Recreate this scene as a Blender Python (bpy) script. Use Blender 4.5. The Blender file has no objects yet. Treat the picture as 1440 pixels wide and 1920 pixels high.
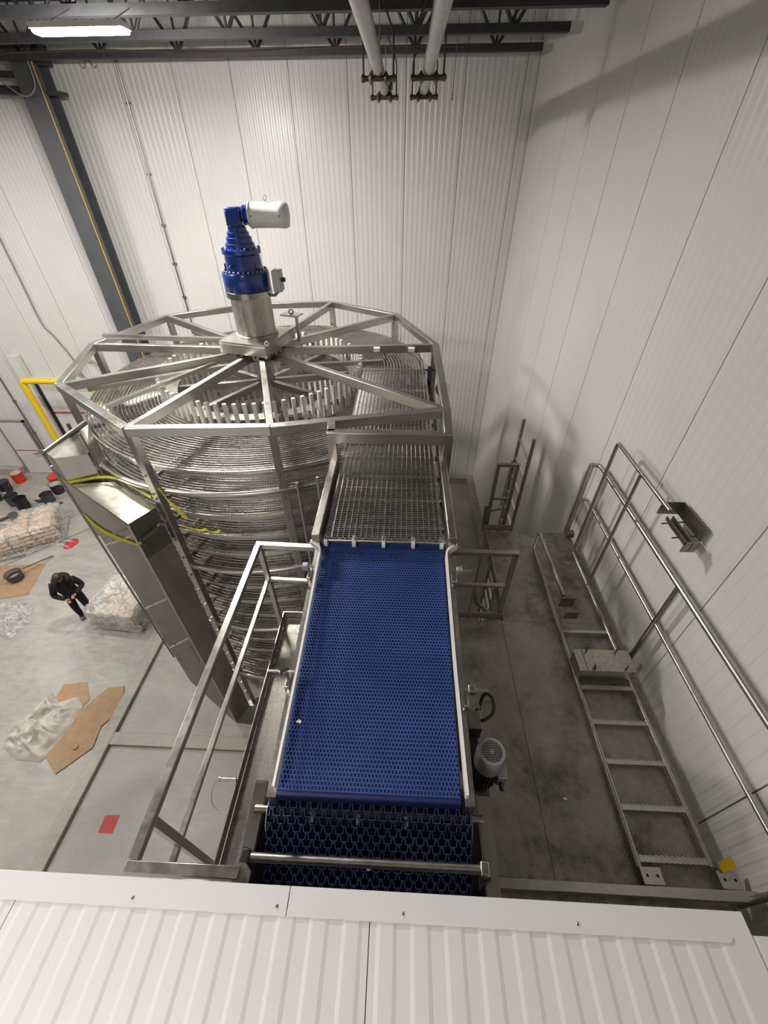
import bpy, math, random
from mathutils import Vector, Matrix
random.seed(7)
PI = math.pi
S = bpy.context.scene
COL = S.collection

# ------------------------------------------------------------------ camera
def make_camera():
    p, y, r = math.radians(40.0), math.radians(2.74), math.radians(-0.43)
    f = Vector((-math.sin(y)*math.cos(p), math.cos(y)*math.cos(p), -math.sin(p)))
    rt = Vector((math.cos(y), math.sin(y), 0))
    up = rt.cross(f)
    rt2 = rt*math.cos(r) + up*math.sin(r)
    up2 = up*math.cos(r) - rt*math.sin(r)
    cd = bpy.data.cameras.new('camera')
    cd.sensor_fit = 'HORIZONTAL'; cd.sensor_width = 36.0
    cd.lens = 765.0/1440.0*36.0
    cd.clip_start = 0.05; cd.clip_end = 200
    co = bpy.data.objects.new('camera', cd); COL.objects.link(co)
    m = Matrix((rt2, up2, -f)).transposed().to_4x4()
    m.translation = (0, 0, 8.8)
    co.matrix_world = m
    S.camera = co
make_camera()

# ------------------------------------------------------------------ world, lights, exposure
W = bpy.data.worlds.new('world'); S.world = W; W.use_nodes = True
W.node_tree.nodes['Background'].inputs[0].default_value = (0.8, 0.82, 0.85, 1)
W.node_tree.nodes['Background'].inputs[1].default_value = 0.02
S.view_settings.view_transform = 'Standard'
S.view_settings.look = 'None'
S.view_settings.gamma = 1.0
S.view_settings.use_curve_mapping = False
S.view_settings.exposure = 0.53
LAMP_W = 330.0
LAMP_COL = (1.0, 0.962, 0.905)
def unseen_light(loc, w=LAMP_W, parent=None):
    ld = bpy.data.lights.new('added_light', 'AREA'); ld.shape = 'RECTANGLE'
    ld.size = 1.2; ld.size_y = 0.16; ld.energy = w; ld.color = LAMP_COL; ld.spread = PI
    lo = bpy.data.objects.new('added_light', ld); COL.objects.link(lo)
    lo.location = loc
    if parent: lo.parent = parent; lo.location = Vector(loc) - parent.location
    return lo
# unseen lights added beyond the frame, placed to brighten floor, walls and roof
for lx, ly, lw in ((-9.6, 8.1, 170), (-14.8, 8.1, 170), (-7.6, 3.0, 300), (-12.4, 3.0, 150), (-2.4, -1.5, 110)):
    unseen_light((lx, ly, 10.14), lw)

# ------------------------------------------------------------------ material helpers
MATS = {}
class NT:
    def __init__(s, name):
        s.m = bpy.data.materials.new(name); s.m.use_nodes = True
        s.t = s.m.node_tree; s.b = s.t.nodes['Principled BSDF']; s.out = s.t.nodes['Material Output']
    def n(s, typ, **kw):
        x = s.t.nodes.new(typ)
        for k, v in kw.items(): setattr(x, k, v)
        return x
    def l(s, a, b): s.t.links.new(a, b)
    def val(s, sock, v):
        if hasattr(v, 'links') or hasattr(v, 'is_linked'): s.l(v, sock)
        else: sock.default_value = v
    def math(s, op, a, b=0.0, c=0.0):
        x = s.n('ShaderNodeMath', operation=op)
        s.val(x.inputs[0], a); s.val(x.inputs[1], b)
        if len(x.inputs) > 2: s.val(x.inputs[2], c)
        return x.outputs[0]
    def coord(s, kind='Object'):
        return s.n('ShaderNodeTexCoord').outputs[kind]
    def pos(s):
        return s.n('ShaderNodeNewGeometry').outputs['Position']
    def noise(s, vec, scale, detail=3.0, rough=0.55, dist=0.0):
        x = s.n('ShaderNodeTexNoise'); s.l(vec, x.inputs['Vector'])
        x.inputs['Scale'].default_value = scale; x.inputs['Detail'].default_value = detail
        x.inputs['Roughness'].default_value = rough; x.inputs['Distortion'].default_value = dist
        return x.outputs['Fac']
    def ramp(s, fac, stops):
        x = s.n('ShaderNodeValToRGB'); s.l(fac, x.inputs[0])
        e = x.color_ramp.elements
        while len(e) < len(stops): e.new(0.5)
        for k, (p, c) in enumerate(stops):
            e[k].position = p
            e[k].color = (c, c, c, 1) if isinstance(c, (int, float)) else (*c, 1)
        return x.outputs[0]
    def scale(s, vec, sc):
        x = s.n('ShaderNodeMapping'); s.l(vec, x.inputs[0]); x.inputs['Scale'].default_value = sc
        return x.outputs[0]
    def bump(s, h, strength=0.3, dist=0.01):
        x = s.n('ShaderNodeBump'); x.inputs['Strength'].default_value = strength; x.inputs['Distance'].default_value = dist
        s.l(h, x.inputs['Height']); s.l(x.outputs[0], s.b.inputs['Normal'])
    def set(s, **kw):
        for k, v in kw.items():
            k = {'base': 'Base Color', 'rough': 'Roughness', 'metal': 'Metallic', 'spec': 'Specular IOR Level', 'coat': 'Coat Weight',
                 'trans': 'Transmission Weight', 'alpha': 'Alpha', 'emit': 'Emission Color', 'emits': 'Emission Strength', 'sheen': 'Sheen Weight', 'coatr': 'Coat Roughness', 'ior': 'IOR'}.get(k, k)
            if isinstance(v, tuple) and len(v) == 3: v = (*v, 1)
            s.val(s.b.inputs[k], v)
        return s

def plain(name, col, rough=0.5, metal=0.0, var=0.12, scale=9.0, bump=0.0, **kw):
    t = NT(name); v = t.pos()
    f = t.noise(v, scale)
    c0 = tuple(c*(1-var) for c in col); c1 = tuple(min(1, c*(1+var)) for c in col)
    t.set(base=t.ramp(f, [(0.3, c0), (0.7, c1)]), metal=metal, **kw)
    t.set(rough=t.ramp(f, [(0.3, max(0.02, rough*0.85)), (0.7, min(1, rough*1.15))]))
    if bump: t.bump(t.noise(v, scale*14, 2), bump, 0.004)
    MATS[name] = t.m; return t.m

def steel(name, col, rough, streak=(3, 3, 40), var=0.14, aniso=0.0):
    t = NT(name); v = t.pos()
    f = t.noise(t.scale(v, streak), 6.0, 4)
    g = t.noise(v, 2.3, 4)
    mix = t.math('ADD', t.math('MULTIPLY', f, 0.5), t.math('MULTIPLY', g, 0.5))
    c0 = tuple(c*(1-var) for c in col); c1 = tuple(min(1, c*(1+var)) for c in col)
    t.set(base=t.ramp(mix, [(0.35, c0), (0.65, c1)]), metal=1.0, rough=t.ramp(mix, [(0.3, rough*0.8), (0.7, rough*1.25)]))
    t.bump(f, 0.05, 0.002)
    MATS[name] = t.m; return t.m

steel('stainless', (0.50, 0.478, 0.438), 0.33)
steel('link_steel', (0.72, 0.70, 0.66), 0.28)
steel('stainless_sheet', (0.50, 0.475, 0.425), 0.33, streak=(2, 2, 0.4), var=0.10)
steel('wire_steel', (0.42, 0.40, 0.37), 0.24)
steel('dark_steel', (0.30, 0.285, 0.26), 0.42)
steel('pipe_galvanised', (0.42, 0.42, 0.41), 0.45, streak=(2, 2, 2), var=0.25)
steel('cast_steel', (0.46, 0.43, 0.38), 0.40, streak=(6, 6, 1.2), var=0.3)
plain('joist_paint', (0.030, 0.031, 0.034), 0.55, var=0.3)
plain('column_paint', (0.075, 0.078, 0.085), 0.5, var=0.12, scale=2)
plain('gear_blue', (0.005, 0.030, 0.20), 0.22, coat=0.5, var=0.08)
plain('bar_white', (0.62, 0.60, 0.555), 0.4, var=0.08)
plain('motor_white', (0.62, 0.61, 0.57), 0.35, var=0.05)
plain('motor_grey', (0.34, 0.345, 0.35), 0.35, metal=0.4, var=0.08)
plain('motor_dark', (0.035, 0.037, 0.040), 0.4, var=0.2)
plain('belt_blue', (0.034, 0.072, 0.245), 0.38, var=0.12, scale=3)
plain('belt_blue_dark', (0.010, 0.022, 0.120), 0.45, var=0.15)
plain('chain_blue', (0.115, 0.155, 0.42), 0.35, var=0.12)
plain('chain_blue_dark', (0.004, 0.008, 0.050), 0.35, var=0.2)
plain('white_plastic', (0.80, 0.79, 0.76), 0.35, var=0.04)
plain('black_rubber', (0.012, 0.012, 0.013), 0.45, var=0.2)
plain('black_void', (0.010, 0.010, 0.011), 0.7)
plain('yellow_paint', (0.80, 0.52, 0.006), 0.35, var=0.06)
plain('yellow_strap', (0.62, 0.58, 0.03), 0.6, var=0.15, scale=20)
plain('red_plastic', (0.62, 0.035, 0.014), 0.35, var=0.1)
plain('red_paint', (0.44, 0.035, 0.034), 0.6, var=0.25, scale=12)
plain('black_plastic', (0.020, 0.021, 0.024), 0.4, var=0.2)
plain('grey_plastic', (0.045, 0.050, 0.058), 0.4, var=0.2)
plain('white_liner', (0.62, 0.62, 0.62), 0.4, var=0.06)
plain('wood', (0.30, 0.20, 0.11), 0.7, var=0.25, scale=15)
plain('cardboard', (0.33, 0.215, 0.125), 0.8, var=0.14, scale=6)
plain('paper_sack', (0.56, 0.38, 0.235), 0.7, var=0.2, scale=8, bump=0.15)
plain('canvas', (0.50, 0.465, 0.41), 0.85, var=0.1, scale=10, bump=0.2)
plain('hoodie', (0.006, 0.006, 0.0065), 0.85, var=0.3, scale=30, bump=0.2)
plain('skin', (0.55, 0.30, 0.21), 0.5, var=0.08)
plain('hair', (0.030, 0.016, 0.010), 0.5, var=0.35, scale=60, bump=0.4)
plain('boots', (0.16, 0.10, 0.07), 0.6, var=0.25)
plain('phone_glass', (0.01, 0.01, 0.012), 0.1)
plain('trim_grey', (0.22, 0.22, 0.21), 0.6, var=0.1)
plain('marker_ink', (0.02, 0.02, 0.02), 0.7)
plain('scrap_white', (0.80, 0.80, 0.78), 0.6, var=0.05)
plain('insulator_brown', (0.11, 0.085, 0.055), 0.4, var=0.3, metal=0.5)

def wall_material(name, col):
    t = NT(name); v = t.pos()
    g = t.noise(v, 0.9, 4)
    h = t.noise(v, 220.0, 2)
    c0 = tuple(c*0.95 for c in col)
    t.set(base=t.ramp(g, [(0.3, c0), (0.7, col)]), rough=t.ramp(g, [(0.3, 0.30), (0.7, 0.40)]), spec=0.5)
    t.bump(h, 0.12, 0.002)
    MATS[name] = t.m
wall_material('panel_white', (0.66, 0.65, 0.628))
wall_material('roof_white', (0.72, 0.70, 0.71))
plain('seam_dark', (0.10, 0.10, 0.095), 0.7)

def concrete(name, col, stain):
    t = NT(name); v = t.pos()
    a = t.noise(v, 0.55, 6, 0.6, 0.6)
    b = t.noise(t.scale(v, (1.0, 2.6, 1)), 2.0, 5, 0.65, 1.2)
    c = t.noise(v, 60, 2)
    m = t.math('ADD', t.math('MULTIPLY', a, 0.55), t.math('ADD', t.math('MULTIPLY', b, 0.37), t.math('MULTIPLY', c, 0.08)))
    t.set(base=t.ramp(m, [(0.36, stain), (0.5, col), (0.64, tuple(min(1, x*1.25) for x in col))]), rough=t.ramp(b, [(0.3, 0.35), (0.7, 0.6)]))
    t.bump(c, 0.08, 0.003)
    MATS[name] = t.m
concrete('concrete', (0.335, 0.318, 0.288), (0.235, 0.224, 0.200))
concrete('concrete_curb', (0.32, 0.308, 0.255), (0.20, 0.195, 0.155))

def diamond_plate():
    t = NT('diamond_plate')
    v = t.pos()
    sx = t.n('ShaderNodeSeparateXYZ'); t.l(v, sx.inputs[0])
    k = 0.70711/0.0215
    u = t.math('MULTIPLY', t.math('ADD', sx.outputs[0], sx.outputs[1]), k)
    w = t.math('MULTIPLY', t.math('SUBTRACT', sx.outputs[0], sx.outputs[1]), k)
    fu, fw = t.math('FLOOR', u), t.math('FLOOR', w)
    lu = t.math('SUBTRACT', t.math('SUBTRACT', u, fu), 0.5)
    lw = t.math('SUBTRACT', t.math('SUBTRACT', w, fw), 0.5)
    par = t.math('FLOORED_MODULO', t.math('ADD', fu, fw), 2.0)
    def ell(a, b):
        return t.math('SUBTRACT', 1.0, t.math('SQRT', t.math('ADD', t.math('POWER', t.math('ABSOLUTE', t.math('DIVIDE', a, 0.50)), 2.0), t.math('POWER', t.math('ABSOLUTE', t.math('DIVIDE', b, 0.20)), 2.0))))
    e1, e2 = ell(lu, lw), ell(lw, lu)
    h = t.math('ADD', t.math('MULTIPLY', e1, t.math('SUBTRACT', 1.0, par)), t.math('MULTIPLY', e2, par))
    h = t.math('MINIMUM', t.math('MAXIMUM', t.math('MULTIPLY', h, 2.2), 0.0), 1.0)
    n1 = t.noise(v, 1.6, 5, 0.6, 0.4)
    n2 = t.noise(v, 14.0, 4)
    m = t.math('ADD', t.math('MULTIPLY', n1, 0.7), t.math('MULTIPLY', n2, 0.3))
    base = t.ramp(m, [(0.36, (0.13, 0.122, 0.108)), (0.5, (0.31, 0.292, 0.258)), (0.68, (0.42, 0.395, 0.35))])
    mx = t.n('ShaderNodeMix', data_type='RGBA'); t.l(t.math('MULTIPLY', h, 0.65), mx.inputs[0]); t.l(base, mx.inputs[6]); mx.inputs[7].default_value = (0.50, 0.475, 0.43, 1)
    t.set(base=mx.outputs[2], metal=0.85, rough=t.ramp(m, [(0.35, 0.55), (0.65, 0.38)]))
    t.bump(h, 1.0, 0.006)
    MATS['diamond_plate'] = t.m
diamond_plate()

def film(name, lo, hi):
    t = NT(name); v = t.pos()
    f = t.noise(v, 7.0, 5, 0.65, 1.5)
    mix = t.n('ShaderNodeMixShader'); tr = t.n('ShaderNodeBsdfTransparent')
    tr.inputs[0].default_value = (0.96, 0.96, 0.96, 1)
    t.set(base=(0.85, 0.84, 0.82), rough=0.18, spec=0.8)
    t.bump(f, 0.9, 0.05)
    t.l(t.ramp(f, [(0.40, lo), (0.64, hi)]), mix.inputs[0])
    t.l(tr.outputs[0], mix.inputs[1]); t.l(t.b.outputs[0], mix.inputs[2]); t.l(mix.outputs[0], t.out.inputs['Surface'])
    MATS[name] = t.m
film('plastic_film', 0.12, 0.62)
film('film_cloudy', 0.30, 0.80)
def emitter():
    t = NT('lamp_tube'); t.set(base=(1, 1, 1), emit=LAMP_COL, emits=550.0)
    MATS['lamp_tube'] = t.m
emitter()

# ------------------------------------------------------------------ geometry helpers
def base_of(o):
    v = Vector((0, 0, 0))
    while o is not None: v += o.location; o = o.parent
    return v
def link(name, me, parent=None, loc=None, rot=None):
    o = bpy.data.objects.new(name, me); COL.objects.link(o)
    if parent is not None: o.parent = parent
    if loc is not None: o.location = Vector(loc) - (base_of(parent) if parent is not None else Vector((0, 0, 0)))
    if rot is not None: o.rotation_euler = rot
    return o
def tag(o, label=None, cat=None, group=None, kind=None):
    if label: o['label'] = label
    if cat: o['category'] = cat
    if group: o['group'] = group
    if kind: o['kind'] = kind
    return o
def thing(name, loc, label, cat, group=None, kind=None):
    o = bpy.data.objects.new(name, None); COL.objects.link(o); o.location = loc
    o.empty_display_size = 0.1
    return tag(o, label, cat, group, kind)

class MB:
    def __init__(s): s.v = []; s.f = []
    def add(s, vs, fs):
        k = len(s.v); s.v += [tuple(v) for v in vs]; s.f += [tuple(i+k for i in f) for f in fs]; return s
    def box(s, a, b):
        (x0, y0, z0), (x1, y1, z1) = a, b
        return s.add([(x0, y0, z0), (x1, y0, z0), (x1, y1, z0), (x0, y1, z0), (x0, y0, z1), (x1, y0, z1), (x1, y1, z1), (x0, y1, z1)],
                     [(0, 3, 2, 1), (4, 5, 6, 7), (0, 1, 5, 4), (1, 2, 6, 5), (2, 3, 7, 6), (3, 0, 4, 7)])
    def cbox(s, c, d):
        return s.box([c[i]-d[i]/2 for i in range(3)], [c[i]+d[i]/2 for i in range(3)])
    def frame(s, p, q, up=(0, 0, 1)):
        d = (Vector(q)-Vector(p)).normalized(); u = Vector(up)
        if abs(d.dot(u)) > 0.98: u = Vector((0, 1, 0)) if abs(d.y) < 0.9 else Vector((1, 0, 0))
        sd = d.cross(u).normalized(); u2 = sd.cross(d).normalized()
        return d, sd, u2
    def beam(s, p, q, w, h, up=(0, 0, 1), top=False):
        """rectangular bar p to q; top=True: the line is the centre of its top face"""
        p, q = Vector(p), Vector(q); d, sd, u = s.frame(p, q, up)
        if top: p = p-u*h/2; q = q-u*h/2
        vs = []
        for e in (p, q):
            for a, b in ((-1, -1), (1, -1), (1, 1), (-1, 1)): vs.append(e+sd*a*w/2+u*b*h/2)
        return s.add(vs, [(3, 2, 1, 0), (4, 5, 6, 7), (0, 1, 5, 4), (1, 2, 6, 5), (2, 3, 7, 6), (3, 0, 4, 7)])
    def tube(s, path, r, n=10, caps=True, up=(0, 0, 1)):
        path = [Vector(p) for p in path]; L = len(path); k = len(s.v)
        d0 = (path[1]-path[0]).normalized(); _, sd, u = s.frame(path[0], path[1], up)
        rr = r if isinstance(r, (list, tuple)) else [r]*L
        for i in range(L):
            t = ((path[min(i+1, L-1)]-path[i]).normalized()+(path[i]-path[max(i-1, 0)]).normalized())
            t = t.normalized() if t.length > 1e-6 else d0
            sd = (sd - t*sd.dot(t)).normalized(); u = sd.cross(t).normalized()
            m = 1.0
            if 0 < i < L-1:
                c = t.dot((path[i+1]-path[i]).normalized()); m = 1/max(0.5, c)
            for j in range(n):
                a = 2*PI*j/n; s.v.append(tuple(path[i]+(sd*math.cos(a)+u*math.sin(a))*rr[i]*(m if L < 6 else 1)))
        for i in range(L-1):
            for j in range(n):
                j2 = (j+1) % n
                s.f.append((k+i*n+j, k+i*n+j2, k+(i+1)*n+j2, k+(i+1)*n+j))
        if caps:
            s.f.append(tuple(k+j for j in range(n))[::-1]); s.f.append(tuple(k+(L-1)*n+j for j in range(n)))
        return s
    def lathe(s, prof, c, axis=(0, 0, 1), n=24, cap=True):
        """prof: (radius, distance along axis)"""
        c = Vector(c); a = Vector(axis).normalized(); _, sd, u = s.frame(c, c+a); k = len(s.v)
        for r, h in prof:
            for j in range(n):
                t = 2*PI*j/n; s.v.append(tuple(c+a*h+(sd*math.cos(t)+u*math.sin(t))*r))
        for i in range(len(prof)-1):
            for j in range(n):
                j2 = (j+1) % n; s.f.append((k+i*n+j, k+i*n+j2, k+(i+1)*n+j2, k+(i+1)*n+j))
        if cap:
            s.f.append(tuple(k+j for j in range(n))[::-1]); m = (len(prof)-1)*n
            s.f.append(tuple(k+m+j for j in range(n)))
        return s
    def prism(s, poly, z0, z1):
        n = len(poly); z1 = z1 if isinstance(z1, (list, tuple)) else [z1]*n; z0 = z0 if isinstance(z0, (list, tuple)) else [z0]*n
        vs = [(x, y, z0[i]) for i, (x, y) in enumerate(poly)]+[(x, y, z1[i]) for i, (x, y) in enumerate(poly)]
        return s.add(vs, [tuple(range(n))[::-1], tuple(range(n, 2*n))]+[(i, (i+1) % n, n+(i+1) % n, n+i) for i in range(n)])
    def arc(s, c, r, a0, a1, z, tr, n=24, sides=8):
        return s.tube([(c[0]+r*math.cos(a0+(a1-a0)*i/n), c[1]+r*math.sin(a0+(a1-a0)*i/n), z) for i in range(n+1)], tr, sides)
    def mesh(s, name, mat, off=(0, 0, 0), smooth=True):
        me = bpy.data.meshes.new(name); o = Vector(off)
        me.from_pydata([(x-o.x, y-o.y, z-o.z) for x, y, z in s.v], [], s.f); me.update()
        for m in (mat if isinstance(mat, (list, tuple)) else [mat]): me.materials.append(MATS[m])
        if smooth:
            me.polygons.foreach_set('use_smooth', [True]*len(me.polygons)); me.set_sharp_from_angle(angle=math.radians(38))
        return me
    def build(s, name, mat, parent=None, smooth=True, bevel=0.0):
        if parent is not None: off = base_of(parent); loc = None
        else:
            xs = [v[0] for v in s.v]; ys = [v[1] for v in s.v]; zs = [v[2] for v in s.v]
            off = Vector(((min(xs)+max(xs))/2, (min(ys)+max(ys))/2, min(zs))); loc = off
        o = link(name, s.mesh(name, mat, off, smooth), parent)
        if loc is not None: o.location = loc
        if bevel:
            b = o.modifiers.new('bevel', 'BEVEL'); b.width = bevel; b.segments = 2; b.limit_method = 'ANGLE'
        return o
def bez(pts, n=8):
    """smooth curve through points (Catmull-Rom)"""
    P = [Vector(p) for p in pts]; P = [P[0]*2-P[1]]+P+[P[-1]*2-P[-2]]; out = []
    for i in range(1, len(P)-2):
        for k in range(n):
            t = k/n; a, b, c, d = P[i-1], P[i], P[i+1], P[i+2]
            out.append(0.5*((2*b)+(c-a)*t+(2*a-5*b+4*c-d)*t*t+(3*b-a-3*c+d)*t**3))
    out.append(P[-2]); return out
def rounded(pts, r, n=5):
    """polyline with rounded corners"""
    P = [Vector(p) for p in pts]; out = [P[0]]
    for i in range(1, len(P)-1):
        a = (P[i-1]-P[i]); b = (P[i+1]-P[i]); k = min(r, a.length*0.45, b.length*0.45)
        p0 = P[i]+a.normalized()*k; p1 = P[i]+b.normalized()*k
        for j in range(n+1):
            t = j/n; out.append(p0*(1-t)**2+P[i]*2*t*(1-t)+p1*t*t)
    out.append(P[-1]); return out
def box_obj(name, a, b, mat, parent=None, bevel=0.0): return MB().box(a, b).build(name, mat, parent, bevel=bevel)
def beam_obj(name, p, q, w, h, mat, parent=None, up=(0, 0, 1), top=False, bevel=0.0): return MB().beam(p, q, w, h, up, top).build(name, mat, parent, bevel=bevel)
def tube_obj(name, path, r, mat, parent=None, n=10): return MB().tube(path, r, n).build(name, mat, parent)

# ================================================================== THE SETTING
XW, YB, XL, YF, ZC = 2.66, 12.42, -19.0, -5.0, 11.6
fl = box_obj('floor', (XL, YF, -0.2), (XW+0.3, YB+0.3, 0), 'concrete'); tag(fl, 'grey trowelled concrete floor of the hall', 'floor', kind='structure')
def ribbed(width, length, ribs, depth, g=0.006, sl=0.13):
    """panel in local x (width), y (length); ribs proud in +z; the long edges turned back as a joint"""
    m = MB(); xs = [(-0.0+g, -0.03), (g, 0.0)]
    per = (width-2*g)/ribs
    for i in range(ribs):
        x = g+i*per
        xs += [(x+per*(0.25-sl/2), 0.0), (x+per*(0.25+sl/2), depth), (x+per*(0.75-sl/2), depth), (x+per*(0.75+sl/2), 0.0)]
    xs += [(width-g, 0.0), (width-g, -0.03)]
    for x, z in xs: m.v += [(x, 0, z), (x, length, z)]
    for i in range(len(xs)-1): m.f.append((2*i, 2*i+2, 2*i+3, 2*i+1))
    return m
def wall_panels(wall, me, places):
    for loc, mat in places:
        o = link('wall_panel', me, wall); o.matrix_local = Matrix.Translation(Vector(loc)-base_of(wall)) @ mat.to_4x4()
# back wall: panels face -y; local x -> +x, local y -> +z, local z -> -y
wb = box_obj('wall_back', (XL, YB+0.02, 0), (XW+0.3, YB+0.25, ZC), 'seam_dark'); tag(wb, 'white ribbed insulated metal panel wall at the back', 'wall', kind='structure')
Mb = Matrix(((1, 0, 0), (0, 0, -1), (0, 1, 0)))
me = ribbed(1.24, ZC, 10, 0.006).mesh('wall_panel', 'panel_white', smooth=False)
xs0 = 2.42
wall_panels(wb, me, [((xs0-1.24*k, YB, 0), Mb) for k in range(1, 18)])
wall_panels(wb, ribbed(XW-xs0, ZC, 2, 0.0035).mesh('wall_panel', 'panel_white', smooth=False), [((xs0, YB, 0), Mb)])
# right wall: panels face -x; local x -> -y, local y -> +z, local z -> -x
wr = box_obj('wall_right', (XW+0.02, YF, 0), (XW+0.25, YB+0.02, ZC), 'seam_dark'); tag(wr, 'white ribbed insulated metal panel wall on the right', 'wall', kind='structure')
Mr = Matrix(((0, 0, -1), (-1, 0, 0), (0, 1, 0)))
me = ribbed(1.21, ZC, 10, 0.0032).mesh('wall_panel', 'panel_white', smooth=False)
wall_panels(wr, me, [((XW, 2.3+1.21*k, 0), Mr) for k in range(-5, 9)])
wall_panels(wr, ribbed(YB-11.98, ZC, 4, 0.0035).mesh('wall_panel', 'panel_white', smooth=False), [((XW, YB, 0), Mr)])
o = box_obj('wall_left', (XL-0.2, YF, 0), (XL, YB, ZC), 'trim_grey'); tag(o, 'grey wall on the far left side of the hall', 'wall', kind='structure')
o = box_obj('wall_front', (XL, YF-0.2, 0), (XW+0.3, YF, ZC), 'trim_grey'); tag(o, 'grey wall behind the viewpoint', 'wall', kind='structure')
o = box_obj('ceiling', (XL, YF, ZC), (XW+0.3, YB+0.3, ZC+0.1), 'trim_grey'); tag(o, 'dark metal roof deck above the joists', 'ceiling', kind='structure')
# kerbs
o = MB().box((XL, YB-0.28, 0), (-14.3, YB, 0.26)).build('trim_1', 'concrete_curb')
tag(o, 'concrete kerb at the foot of the back wall left of the door', 'kerb', kind='structure')
o = MB().prism([(-9.6, YB-0.24), (XW, YB-0.24), (XW, YB), (-9.6, YB)], 0, 0.25).build('trim_2', 'concrete_curb'); tag(o, 'concrete kerb along the foot of the back wall', 'kerb', kind='structure')
o = MB().box((XW-0.24, 3.0, 0), (XW, YB-0.24, 0.25)).build('trim_3', 'concrete_curb'); tag(o, 'concrete kerb along the foot of the right wall', 'kerb', kind='structure')
o = box_obj('trim_4', (-5.90, -2.0, 0), (-5.66, 8.6, 0.09), 'concrete_curb', bevel=0.012); tag(o, 'long concrete kerb running beside the spiral', 'kerb', kind='structure')
o = box_obj('trim_5', (-5.66, 3.0, 0), (-0.6, 3.24, 0.09), 'concrete_curb', bevel=0.012); tag(o, 'cross kerb of the concrete pan below the handrail', 'kerb', kind='structure')
# floor joints (shallow saw cuts laid as strips proud of nothing)
o = MB().beam((-9.92, 9.33, 0.001), (-11.9, 7.2, 0.001), 0.03, 0.004).build('trim_6', 'seam_dark'); tag(o, 'dark control joint in the concrete floor near the paint mark', 'joint', kind='structure')
o = MB().beam((-7.0, 3.84, 0.001), (-12.0, 3.84, 0.001), 0.02, 0.004).build('trim_7', 'concrete_curb'); tag(o, 'pale control joint running left from the cardboard', 'joint', kind='structure')
# man door in the back wall
def doors():
    d = thing('door_1', (-13.65, YB-0.02, 0), 'white steel door with a thin red line in dark frame', None, kind='structure')
    box_obj('door_leaf', (-14.10, YB-0.10, 0.02), (-13.20, YB-0.05, 2.13), 'panel_white', d)
    for a, b in (((-14.17, YB-0.11, 0), (-14.11, YB-0.03, 2.19)), ((-13.19, YB-0.11, 0), (-13.13, YB-0.03, 2.19)), ((-14.17, YB-0.11, 2.135), (-13.13, YB-0.03, 2.19))):
        box_obj('door_frame', a, b, 'trim_grey', d)
    box_obj('red_line', (-14.10, YB-0.106, 0.99), (-13.20, YB-0.10, 1.02), 'red_paint', d)
    MB().tube([(-13.30, YB-0.10, 0.9), (-13.30, YB-0.16, 0.9), (-13.42, YB-0.16, 0.9)], 0.014).build('door_handle', 'dark_steel', d)
    box_obj('closer_box', (-13.16, YB-0.2, 0.92), (-13.0, YB-0.05, 1.05), 'trim_grey', d)
    d2 = thing('door_2', (-10.9, YB-0.02, 0), 'white roll-up door with a red stripe beside yellow guard', None, kind='structure')
    box_obj('door_leaf', (-11.80, YB-0.10, 0.0), (-9.7, YB-0.05, 3.6), 'panel_white', d2)
    box_obj('door_jamb', (-12.22, YB-0.22, 0.0), (-11.94, YB-0.03, 4.45), 'panel_white', d2)
    box_obj('door_gap', (-11.90, YB-0.13, 0.0), (-11.80, YB-0.06, 3.7), 'black_void', d2)
    box_obj('red_line', (-11.80, YB-0.106, 2.50), (-9.7, YB-0.10, 2.56), 'red_paint', d2)
    box_obj('door_header', (-11.94, YB-0.13, 3.6), (-9.7, YB-0.03, 3.75), 'panel_white', d2)
doors()

# ================================================================== ROOF STRUCTURE
def joist(y, zb, x1, label):
    zt = zb+0.72
    j = thing('roof_joist', (-4, y, zb), label, 'joist', 'open web joists under the roof')
    MB().beam((XL, y-0.035, zb), (x1, y-0.035, zb), 0.055, 0.105).beam((XL, y+0.035, zb), (x1, y+0.035, zb), 0.055, 0.105).build('bottom_chord', 'joist_paint', j)
    MB().beam((XL, y, zt), (XW, y, zt), 0.12, 0.075).build('top_chord', 'joist_paint', j)
    x = 1.6; k = 0; pv = MB().tube([(0, 0, 0), (0.50, 0, 0.72)], 0.03, 6).mesh('web', 'joist_paint')
    pw = MB().tube([(0, 0, 0), (-0.50, 0, 0.72)], 0.03, 6).mesh('web', 'joist_paint')
    pu = MB().tube([(0, 0, 0), (0, 0, 0.72)], 0.022, 6).mesh('web', 'joist_paint')
    while x > -9.5:
        link('web', pv, j, (x, y, zb)); link('web', pw, j, (x, y, zb))
        link('web', pu, j, (x, y, zb))
        x -= 1.5
    return j
joist(11.42, 10.52, 2.45, 'dark open web roof joist nearest the back wall')
joist(9.72, 10.46, 2.45, 'dark open web roof joist, middle one of three')
joist(8.07, 10.40, 2.45, 'dark open web roof joist just above the strip lamp')
# wiring tray line on the far joist
o = tube_obj('joist_cable', bez([(-8, 11.36, 10.56), (-6, 11.35, 10.57), (-3.5, 11.35, 10.52), (-1, 11.35, 10.56), (1, 11.35, 10.53)], 10), 0.016, 'insulator_brown', n=6)
tag(o, 'thin brown cable clipped along the farthest roof joist', 'cable')
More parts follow.
